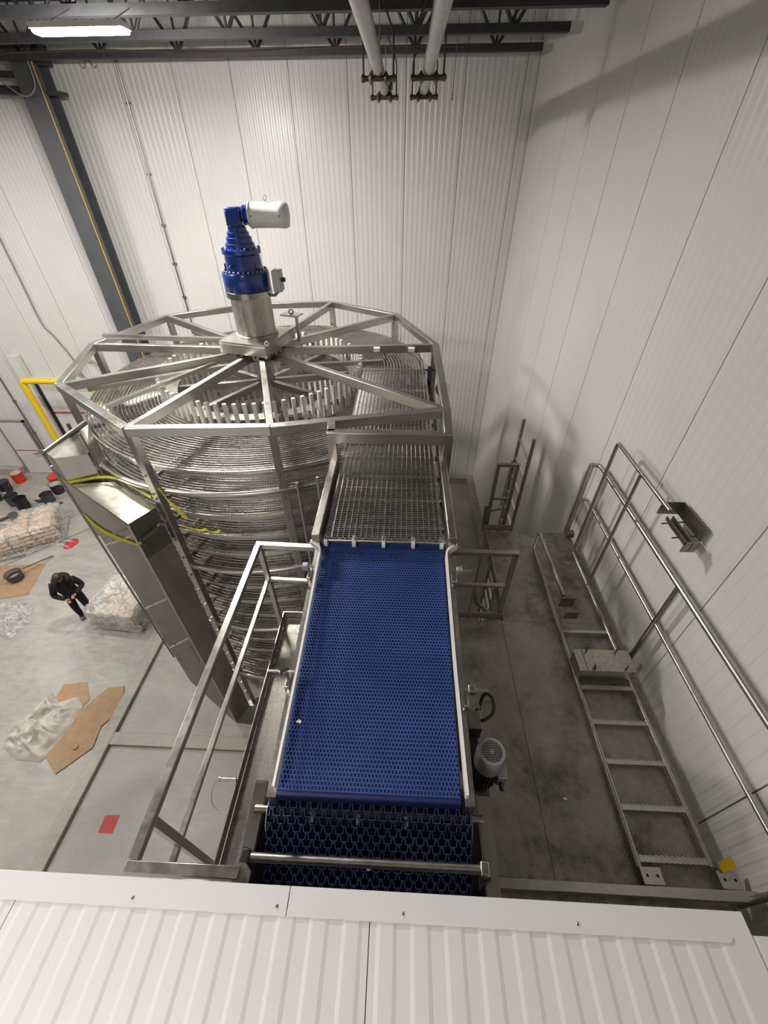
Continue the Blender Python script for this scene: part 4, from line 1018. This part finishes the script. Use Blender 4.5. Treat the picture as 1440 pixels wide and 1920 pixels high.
o = MB().prism([(2.46, 0.76), (2.55, 0.80), (2.58, 0.735), (2.47, 0.705)], ZP+0.08, [ZP+0.11, ZP+0.13, ZP+0.10, ZP+0.09]).build('yellow_tag', 'yellow_paint'); tag(o, 'small crumpled yellow tag at the foot of the lying ladder', 'tag')

# straps
ribbon('ratchet_strap', [(-4.37, 4.05, 5.74), (-4.20, 4.12, 5.73), (-3.98, 4.22, 5.73), (-3.72, 4.22, 5.72), (-3.40, 4.08, 5.66), (-3.12, 3.92, 5.66)], 0.034, 'upper yellow ratchet strap around the stainless belt tower')
ribbon('ratchet_strap', [(-3.55, 3.345, 5.86), (-3.49, 3.375, 5.62), (-3.42, 3.43, 5.44), (-3.35, 3.49, 5.30), (-3.29, 3.54, 5.20), (-3.26, 3.58, 5.20)], 0.036, 'lower yellow ratchet strap running diagonally across the belt tower')
ribbon('ratchet_strap', [(-3.00, 3.96, 5.78), (-2.92, 3.93, 5.60), (-2.84, 3.93, 5.44), (-2.78, 3.93, 5.30)], 0.05, 'yellow strap tail in front of the mesh tiers near post')
ribbon('ratchet_strap', [(-2.88, 3.92, 5.20), (-2.74, 3.90, 5.15), (-2.62, 3.90, 5.13), (-2.55, 3.88, 5.17), (-2.50, 3.88, 5.12), (-2.40, 3.88, 5.13), (-2.36, 3.88, 5.17)], 0.035, 'loose curled yellow strap end on the mesh tiers')
def ratchet():
    r = thing('strap_ratchet', (-3.16, 3.72, 5.25), 'steel strap ratchet and hook between belt tower and post', 'ratchet')
    beam_obj('ratchet_body', (-3.25, 3.62, 5.22), (-3.12, 3.78, 5.27), 0.04, 0.03, 'wire_steel', r)
    MB().tube(bez([(-3.12, 3.78, 5.27), (-3.08, 3.80, 5.32), (-3.05, 3.83, 5.28), (-3.02, 3.87, 5.31)], 5), 0.010, 6).build('hook', 'wire_steel', r)
    MB().tube([(-3.28, 3.57, 5.18), (-3.23, 3.60, 5.14)], 0.012, 6).build('handle', 'wire_steel', r)
ratchet()

# small white scraps on belts and deck
for x, y, z, s, lab in ((-0.64, 1.17, 5.955, 0.022, 'white plastic chip near the left edge of blue belt'), (-0.48, 0.86, 5.745, 0.032, 'white scrap at the top of the chain belt, left'),
                        (0.22, 0.78, 5.76, 0.022, 'white scrap on the chain belt, right side'), (-0.135, 0.50, 5.56, 0.022, 'white scrap on the chain belt under the cross rod'),
                        (1.46, 1.15, 4.703, 0.018, 'white crumb on the diamond plate deck by the motor'), (-0.56, 0.80, 5.758, 0.015, 'tiny white crumb on the chain belt near left disc')):
    m = MB(); pts = [(x+s*math.cos(a)*(0.6+0.6*random.random()), y+s*math.sin(a)*0.6*(0.6+0.6*random.random())) for a in [2*PI*k/7 for k in range(7)]]
    m.prism(pts, z, z+0.012); tag(m.build('paper_scrap', 'scrap_white'), lab, 'scrap')

# ================================================================== FLOOR ITEMS
def bucket(x, y, r, h, mat, lab, tilt=(0, 0), liner=None, lid=False, label_patch=False):
    b = thing('bucket', (x, y, 0), lab, 'bucket')
    m = MB()
    n = 22
    prof = [(r*0.82, 0.0), (r*0.86, 0.005), (r, h-0.03), (r*1.05, h-0.028), (r*1.05, h)] + ([(r*1.0, h)] if not lid else [])
    m.lathe(prof[:5]+([] if lid else [(r*0.98, h), (r*0.94, h*0.25)]), (0, 0, 0), n=n)
    body = m.mesh('body', mat); o = link('body', body, b)
    if liner:
        l = MB(); l.lathe([(r*0.965, h-0.002), (r*0.93, h*0.26), (0.0, h*0.26)], (0, 0, 0), n=n); l.f = l.f[:-2]; link('liner', l.mesh('liner', liner), b)
    ba = MB().tube([(r*1.06*math.cos(t), -0.02-0.10*math.sin(t), h*0.82-0.14*math.sin(t)) for t in [PI*i/14 for i in range(15)]], 0.004, 6).mesh('bail', 'trim_grey'); link('bail', ba, b)
    if label_patch:
        lp = MB().box((-0.05, -r*1.02-0.002, h*0.12), (0.05, -r*0.85, h*0.2)).mesh('print', 'white_plastic'); link('print', lp, b)
    if lid:
        ld = MB().lathe([(r*1.07, h), (r*1.07, h+0.02), (r*0.95, h+0.025), (0, h+0.022)], (0, 0, 0), n=n).mesh('lid', mat); link('lid', ld, b)
    b.rotation_euler = (tilt[0], tilt[1], random.random()*0.6)
    return b
bucket(-14.05, 11.75, 0.19, 0.40, 'red_plastic', 'red plastic bucket by the wall left of the door', liner='white_liner')
bucket(-14.10, 11.15, 0.20, 0.40, 'black_plastic', 'black bucket in front of the red one', label_patch=True, lid=True)
bucket(-14.05, 10.62, 0.19, 0.40, 'black_plastic', 'black bucket at the left picture edge, cut off')
bucket(-13.25, 10.45, 0.20, 0.38, 'grey_plastic', 'dark grey open bucket left of the ribbed black one', liner='grey_plastic')
bucket(-12.75, 10.22, 0.20, 0.44, 'black_plastic', 'black ribbed bucket nearest the black hose', label_patch=True)
bucket(-12.15, 10.62, 0.19, 0.34, 'grey_plastic', 'dark grey bucket standing apart in front of white-lined bucket', liner='grey_plastic', label_patch=True)
bucket(-12.17, 11.15, 0.19, 0.38, 'black_plastic', 'black bucket with a white inside', liner='white_liner')
bucket(-12.50, 11.62, 0.22, 0.36, 'red_plastic', 'red lidded bucket beside the door', lid=True)
bucket(-11.96, 11.58, 0.19, 0.34, 'red_plastic', 'red bucket behind the white-lined black bucket')
o = MB().lathe([(0.06, 0), (0.06, 0.03), (0.02, 0.05)], (-11.72, 10.55, 0), n=10).build('cap', 'grey_plastic'); tag(o, 'small dark cap on the floor near the buckets', 'cap')
o = MB().prism([(-12.75, 10.65), (-12.45, 10.72), (-12.3, 10.62), (-12.5, 10.5)], 0, 0.03).build('black_rag', 'black_plastic'); tag(o, 'black flat scrap on the floor behind the ribbed bucket', 'scrap')
o = tube_obj('vacuum_hose', bez([(-12.85, 9.86, 0.05), (-12.5, 9.84, 0.05), (-12.15, 9.90, 0.05), (-11.98, 9.78, 0.05), (-12.02, 9.60, 0.05), (-12.2, 9.5, 0.05)], 8), 0.05, 'black_rubber', n=10); tag(o, 'short thick black hose lying on the floor', 'hose')
o = tube_obj('metal_wand', [(-12.45, 9.62, 0.1), (-11.95, 9.98, 0.1), (-11.72, 10.14, 0.1)], 0.035, 'black_rubber', n=8); tag(o, 'straight dark wand lying across the black hose', 'wand')

def sack_mesh(lx, ly, h, seed):
    rnd = random.Random(seed); m = MB(); nx, ny = 10, 7
    def hh(u, v): return h*0.5*(max(0, (1-abs(u)**4))*max(0, (1-abs(v)**4)))**0.45*(1+0.12*math.sin(5*u+seed)*math.cos(4*v))
    idx = {}
    for sgn in (1, -1):
        for i in range(nx+1):
            for j in range(ny+1):
                u, v = -1+2*i/nx, -1+2*j/ny; idx[(sgn, i, j)] = len(m.v)
                k = 1-0.06*abs(u*v)
                m.v.append((u*lx/2*k, v*ly/2*k, h*0.5+sgn*hh(u, v)+rnd.uniform(-1, 1)*0.006))
        for i in range(nx):
            for j in range(ny):
                f = (idx[(sgn, i, j)], idx[(sgn, i+1, j)], idx[(sgn, i+1, j+1)], idx[(sgn, i, j+1)]); m.f.append(f if sgn > 0 else f[::-1])
    return m.mesh('paper_sack', 'paper_sack')
SACKS = [sack_mesh(0.575, 0.365, 0.134, s) for s in (1, 2, 3)]
def pallet(x, y, rz, lx, ly, lab):
    p = thing('pallet', (x, y, 0), lab, 'pallet'); p.rotation_euler = (0, 0, rz)
    bd = MB().cbox((0, 0, 0), (lx, 0.10, 0.022)).mesh('board', 'wood'); bl = MB().cbox((0, 0, 0), (0.10, ly, 0.09)).mesh('stringer', 'wood')
    for k in range(7): o = link('board', bd, p); o.location = (0, -ly/2+0.05+k*(ly-0.1)/6, 0.131)
    for k in range(3): o = link('stringer', bl, p); o.location = (-lx/2+0.05+k*(lx-0.1)/2, 0, 0.07)
    for k in range(3): o = link('board', bd, p); o.location = (0, -ly/2+0.05+k*(ly-0.1)/2, 0.011)
    return p
def film_wrap(x, y, rz, lx, ly, h, lab, seed, flat=0.12, mat='plastic_film'):
    rnd = random.Random(seed); m = MB(); n = 44; rows = []
    prof = [(1.10, 0.02), (1.05, 0.10), (1.03, h*0.4), (1.035, h*0.7), (1.02, h*0.93), (0.92, h+0.02), (0.55, h+0.05), (0.0, h+0.03)]
    for pi_, (k, z) in enumerate(prof):
        for j in range(n):
            a = 2*PI*j/n; c, s = math.cos(a), math.sin(a); e = 0.22
            bx, by = math.copysign(abs(c)**e, c)*lx/2*k, math.copysign(abs(s)**e, s)*ly/2*k
            w = 1+rnd.uniform(-1, 1)*(flat*0.25 if pi_ else flat)
            X, Y = bx*w, by*w
            m.v.append((x+X*math.cos(rz)-Y*math.sin(rz), y+X*math.sin(rz)+Y*math.cos(rz), max(0.004, z+rnd.uniform(-1, 1)*0.02*(pi_ > 0))))
    for i in range(len(prof)-1):
        for j in range(n): m.f.append((i*n+j, i*n+(j+1) % n, (i+1)*n+(j+1) % n, (i+1)*n+j))
    o = m.build('film_wrap', mat); tag(o, lab, 'plastic film'); return o
def stack(x, y, rz, nx, ny, layers, lab, grp, z0=0.145, jit=0.012, skip=0):
    for L in range(layers):
        for i in range(nx):
            for j in range(ny):
                if L == layers-1 and (i*ny+j) < skip: continue
                lx = (i-(nx-1)/2)*0.60+random.uniform(-jit, jit); ly = (j-(ny-1)/2)*0.385+random.uniform(-jit, jit)
                o = link('paper_sack', SACKS[(L+i+j) % 3], None, (x+lx*math.cos(rz)-ly*math.sin(rz), y+lx*math.sin(rz)+ly*math.cos(rz), z0+0.135*L), (0, 0, rz+random.uniform(-0.05, 0.05)))
                tag(o, lab, 'sack', grp)
pallet(-6.88, 6.22, -0.12, 1.32, 1.10, 'wooden pallet under the wrapped sacks beside the person')
stack(-6.88, 6.22, -0.12, 2, 3, 4, 'tan paper sack on the wrapped pallet beside the person', 'sacks on the pallet beside the person', skip=1)
film_wrap(-6.88, 6.22, -0.12, 1.32, 1.22, 0.72, 'cloudy shrink film around the sack pallet beside the person', 5, mat='film_cloudy')
pallet(-11.55, 8.75, 0.55, 1.5, 1.2, 'wooden pallet under the sacks at the left picture edge')
stack(-11.55, 8.75, 0.55, 3, 3, 4, 'tan paper sack on the pallet at the left picture edge', 'sacks on the pallet at the left', skip=2, jit=0.02)
film_wrap(-11.5, 8.7, 0.55, 1.95, 1.35, 0.70, 'loose clear film over the sacks at the left picture edge', 9, 0.4)
o = MB().lathe([(0.0, 0), (0.12, 0.0), (0.14, 0.02), (0.02, 0.03)], (-11.75, 8.95, 0.80), (0.2, -0.2, 1), 14).tube([(-11.75, 8.95, 0.82), (-12.05, 8.62, 0.80)], 0.05, 8).build('scoop', 'grey_plastic'); tag(o, 'grey scoop lying on the sacks at the left', 'scoop')
# cardboard left
o = MB().prism([(-10.32, 7.76), (-10.02, 6.62), (-12.5, 6.0), (-12.7, 7.5)], 0.0, 0.012).build('cardboard_sheet', 'cardboard'); tag(o, 'brown cardboard sheet under the pot at the left', 'cardboard')
o = bucket(-10.72, 7.15, 0.20, 0.24, 'grey_plastic', 'grey pot with a pale rim on the left cardboard', liner='trim_grey'); o.location.z = 0.013; o['category'] = 'pot'; o.name = 'mixing_pot'
o = MB().tube([(-10.55, 7.32, 0.26), (-10.28, 8.05, 0.03)], 0.02, 6).build('trowel_handle', 'dark_steel'); tag(o, 'dark stick leaning on the rim of the pot', 'stick')
from mathutils import noise as mnoise
def heap(name, outline, h, mat, lab, cat, seed, fscale=2.6):
    """crumpled sheet over a polygon outline: ridged folds, thin rim on the floor"""
    cx = sum(p[0] for p in outline)/len(outline); cy = sum(p[1] for p in outline)/len(outline)
    P = [Vector((x, y, 0)) for x, y in outline]; P.append(P[0]); rim = []
    for a, b in zip(P[:-1], P[1:]):
        for k in range(10): rim.append(a.lerp(b, k/10))
    nr, na = 24, len(rim); m = MB(); off = Vector((seed*3.1, seed*1.7, seed))
    def hz(x, y, t):
        q = Vector((x*fscale, y*fscale, 0))+off
        w = Vector((mnoise.noise(q*0.9), mnoise.noise(q*0.9+Vector((5, 2, 1))), 0))*0.9
        r = 1-abs(mnoise.noise(q+w))*2.2; r2 = 1-abs(mnoise.noise((q+w)*2.3+Vector((3, 1, 7))))*2.2
        return 0.01+h*(1-t**3)*max(0.04, 0.25+0.5*r+0.3*r2)
    m.v.append((cx, cy, hz(cx, cy, 0)))
    for i in range(1, nr+1):
        t = i/nr
        for p in rim:
            x, y = cx+(p.x-cx)*t, cy+(p.y-cy)*t
            m.v.append((x, y, hz(x, y, t) if i < nr else 0.008+0.02*abs(mnoise.noise(Vector((x*6, y*6, seed))))))
    for j in range(na): m.f.append((0, 1+j, 1+(j+1) % na))
    for i in range(nr-1):
        for j in range(na): m.f.append((1+i*na+j, 1+i*na+na+j, 1+i*na+na+(j+1) % na, 1+i*na+(j+1) % na))
    o = m.build(name, mat); tag(o, lab, cat); return o
heap('film_heap', [(-9.45, 5.35), (-9.35, 5.75), (-9.55, 6.2), (-9.95, 6.4), (-10.4, 6.3), (-10.5, 5.7), (-10.1, 5.3), (-9.8, 5.15)], 0.38, 'plastic_film', 'crumpled heap of clear plastic film at the left edge', 'plastic film', 3, 4.0)
heap('canvas_tarp', [(-7.80, 2.90), (-7.35, 2.68), (-6.85, 2.66), (-6.72, 2.98), (-6.66, 3.30), (-6.66, 3.72), (-6.92, 3.95), (-7.25, 3.80), (-7.55, 4.02), (-7.68, 3.55), (-7.92, 3.15)], 0.32, 'canvas', 'crumpled off-white canvas tarp lying on cardboard', 'tarp', 12, 3.2)
o = MB().prism([(-6.42, 2.47), (-5.98, 2.95), (-6.05, 3.35), (-5.92, 3.55), (-5.93, 4.0), (-6.02, 4.22), (-6.35, 4.16), (-6.52, 3.9), (-6.75, 3.4), (-6.95, 2.85)], 0.014, 0.026).build('cardboard_sheet', 'cardboard'); tag(o, 'long torn cardboard sheet under the canvas tarp', 'cardboard')
o = MB().prism([(-7.40, 4.20), (-6.92, 4.28), (-6.62, 3.90), (-6.75, 3.55), (-7.4, 3.7)], 0.0, 0.013).build('cardboard_sheet', 'cardboard'); tag(o, 'light brown cardboard piece behind the canvas tarp', 'cardboard')
o = MB().lathe([(0.055, 0), (0.06, 0.002), (0.06, 0.03), (0.05, 0.03)], (-6.33, 2.95, 0.027), n=14).build('paper_cup', 'wood'); tag(o, 'small brown cup on the torn cardboard', 'cup')
o = MB().prism([(-5.10, 1.63), (-4.84, 1.63), (-4.85, 1.90), (-5.11, 1.88)], 0.0, 0.003).build('floor_marking', 'red_paint'); tag(o, 'red painted square on the floor near the handrail', 'marking')
o = MB().prism([(-10.1+0.20*math.cos(a)*(1+0.1*math.sin(5*a)), 8.6+0.24*math.sin(a)) for a in [2*PI*k/18 for k in range(18)]], 0.0, 0.002).build('floor_marking', 'red_paint'); tag(o, 'round red paint mark on the floor behind the person', 'marking')
o = MB().lathe([(0.15, 0.0), (0.16, 0.01), (0.15, 0.02)], (-12.65, 8.7, 0.0), n=20).build('white_disc', 'white_liner'); tag(o, 'white round lid on the floor at the left edge', 'lid')

# ================================================================== PERSON
def person():
    p = thing('person', (-7.93, 6.02, 0), 'person in a black hooded jacket and trousers looking down at a phone', 'person')
    p.rotation_euler = (0, 0, math.radians(-50))       # local +x is the way the person faces
    # joints: name -> (x forward, y left, z, radius)
    J = {'pelvis': (0, 0, 0.92, 0.185), 'waist': (0.0, 0, 1.08, 0.19), 'chest': (0.03, 0, 1.28, 0.205), 'neck0': (0.06, 0, 1.43, 0.10), 'neck1': (0.09, 0, 1.50, 0.062), 'head0': (0.11, 0, 1.56, 0.075),
         'shl': (0.04, 0.20, 1.37, 0.10), 'ell': (0.06, 0.30, 1.10, 0.078), 'wrl': (0.32, 0.12, 1.12, 0.050),
         'shr': (0.04, -0.20, 1.37, 0.10), 'elr': (0.05, -0.31, 1.10, 0.078), 'wrr': (0.30, -0.10, 1.06, 0.050),
         'hil': (0.0, 0.10, 0.86, 0.115), 'knl': (0.06, 0.12, 0.48, 0.088), 'anl': (0.0, 0.13, 0.10, 0.062), 'tol': (0.15, 0.14, 0.045, 0.045),
         'hir': (0.0, -0.10, 0.86, 0.115), 'knr': (0.02, -0.12, 0.48, 0.088), 'anr': (-0.06, -0.13, 0.10, 0.062), 'tor': (0.10, -0.15, 0.045, 0.045)}
    E = [('pelvis', 'waist'), ('waist', 'chest'), ('chest', 'neck0'), ('neck0', 'neck1'), ('neck1', 'head0'), ('chest', 'shl'), ('shl', 'ell'), ('ell', 'wrl'), ('chest', 'shr'), ('shr', 'elr'), ('elr', 'wrr'),
         ('pelvis', 'hil'), ('hil', 'knl'), ('knl', 'anl'), ('anl', 'tol'), ('pelvis', 'hir'), ('hir', 'knr'), ('knr', 'anr'), ('anr', 'tor')]
    def skin(name, J, E, root, parent, mats, sub=2):
        names = list(J); me = bpy.data.meshes.new(name)
        me.from_pydata([J[k][:3] for k in names], [(names.index(a), names.index(b)) for a, b in E], [])
        o = bpy.data.objects.new(name, me); COL.objects.link(o)
        sk = o.modifiers.new('skin', 'SKIN'); sk.use_smooth_shade = True
        for i, k in enumerate(names):
            sv = me.skin_vertices[0].data[i]; sv.radius = (J[k][3], J[k][3]*(0.8 if k in ('pelvis', 'waist', 'chest') else 1)); sv.use_root = (k == root)
        sb = o.modifiers.new('sub', 'SUBSURF'); sb.levels = sub; sb.render_levels = sub
        if name == 'body':
            sm = o.modifiers.new('smooth', 'SMOOTH'); sm.factor = 0.5; sm.iterations = 6
        dg = bpy.context.evaluated_depsgraph_get(); ev = o.evaluated_get(dg); m2 = bpy.data.meshes.new_from_object(ev)
        bpy.data.objects.remove(o); m2.materials.clear()
        for mt in mats: m2.materials.append(MATS[mt])
        m2.polygons.foreach_set('use_smooth', [True]*len(m2.polygons))
        return link(name, m2, parent)
    b = skin('body', J, E, 'pelvis', p, ['hoodie', 'boots'])
    for f in b.data.polygons:
        if f.center.z < 0.115: f.material_index = 1
    # head with features
    hd = MB(); n = 20; hz = 1.63; hx = 0.15
    rows = [(0.0, -0.125), (0.045, -0.120), (0.062, -0.09), (0.074, -0.05), (0.080, 0.0), (0.080, 0.04), (0.070, 0.085), (0.045, 0.115), (0.0, 0.126)]
    for r, z in rows:
        for j in range(n):
            a = 2*PI*j/n; x = r*1.18*math.cos(a); y = r*math.sin(a)
            if abs(z+0.02) < 0.04 and abs(a if a < PI else a-2*PI) < 0.2: x += 0.022      # nose
            if abs(z) < 0.05 and abs(abs(y)-r) < 0.004: y *= 1.12                          # ears
            hd.v.append((x, y, z))
    for i in range(len(rows)-1):
        for j in range(n): hd.f.append((i*n+j, i*n+(j+1) % n, (i+1)*n+(j+1) % n, (i+1)*n+j))
    hm = hd.mesh('head', 'skin'); ho = link('head', hm, p); ho.location = (hx, 0, hz); ho.rotation_euler = (0, math.radians(38), 0)
    for y in (-0.03, 0.03):
        e = link('eye', MB().lathe([(0.009, 0), (0.004, 0.006)], (0, 0, 0), (1, 0, 0), 8).mesh('eye', 'black_plastic'), ho); e.location = (0.088, y, 0.005)
    mt = link('mouth', MB().cbox((0.088, 0, -0.062), (0.008, 0.04, 0.008)).mesh('mouth', 'red_paint'), ho)
    hr = MB()
    rows = [(0.086, -0.03), (0.092, 0.0), (0.093, 0.05), (0.083, 0.095), (0.055, 0.130), (0.0, 0.142)]
    rr = random.Random(4)
    for r, z in rows:
        for j in range(n):
            a = 2*PI*j/n; k = 1+rr.uniform(-0.04, 0.06); low = z
            if z < 0.04 and math.cos(a) > 0.45: low = 0.055
            if z < 0.04 and math.cos(a) < -0.2: low = z-0.05
            hr.v.append((r*1.18*math.cos(a)*k-0.004, r*math.sin(a)*k, low))
    for i in range(len(rows)-1):
        for j in range(n): hr.f.append((i*n+j, i*n+(j+1) % n, (i+1)*n+(j+1) % n, (i+1)*n+j))
    hh = link('hair', hr.mesh('hair', 'hair'), p); hh.location = (hx, 0, hz); hh.rotation_euler = (0, math.radians(38), 0)
    # hood lying on the back
    hoodm = MB(); hoodm.tube([(0.07+0.13*math.cos(t)*-1, 0.13*math.sin(t), 1.46+0.03*math.cos(t)) for t in [-2.4+4.8*i/16 for i in range(17)]], [0.04+0.05*math.sin(PI*i/16) for i in range(17)], 10)
    link('hood', hoodm.mesh('hood', 'hoodie'), p)
    # hands: palm and five fingers, curled round the phone
    def hand(name, w, dirv, side):
        w = Vector(w); d = Vector(dirv).normalized(); s = Vector((0, 0, 1)).cross(d).normalized()*side; u = d.cross(s)*side
        HJ = {'w': (*w, 0.026), 'p': (*(w+d*0.055), 0.030)}; HE = [('w', 'p')]
        m = MB()
        o = skin(name, HJ, HE, 'w', p, ['skin'], 2)
        k = 0
        for off, ln in ((0.026, 0.060), (0.009, 0.072), (-0.009, 0.068), (-0.026, 0.052)):
            a = w+d*0.075+s*off; f = MB().tube(bez([a, a+d*ln*0.5+Vector((0, 0, 0.012)), a+d*ln*0.85-Vector((0, 0, 0.014)), a+d*ln*0.8-Vector((0, 0, 0.035))], 4), [0.009]*8+[0.0085]*4+[0.006], 8)
            link('finger', f.mesh('finger', 'skin'), o)
        a = w+d*0.03+s*0.03; f = MB().tube(bez([a, a+s*0.02+d*0.025, a+s*0.012+d*0.06], 5), [0.011]*6+[0.009]*4+[0.007], 8); link('thumb', f.mesh('thumb', 'skin'), o)
    hand('hand', (0.315, 0.125, 1.12), (0.7, -0.55, 0.05), -1)
    hand('hand', (0.295, -0.105, 1.06), (0.75, 0.35, -0.15), 1)
person()
o = MB().cbox((0, 0, 0), (0.075, 0.15, 0.010)).mesh('phone', 'phone_glass'); ph = link('phone', o, None, (-7.69, 5.72, 1.175), (0.3, -0.5, math.radians(-40))); tag(ph, 'dark phone held in the hands of the person', 'phone')
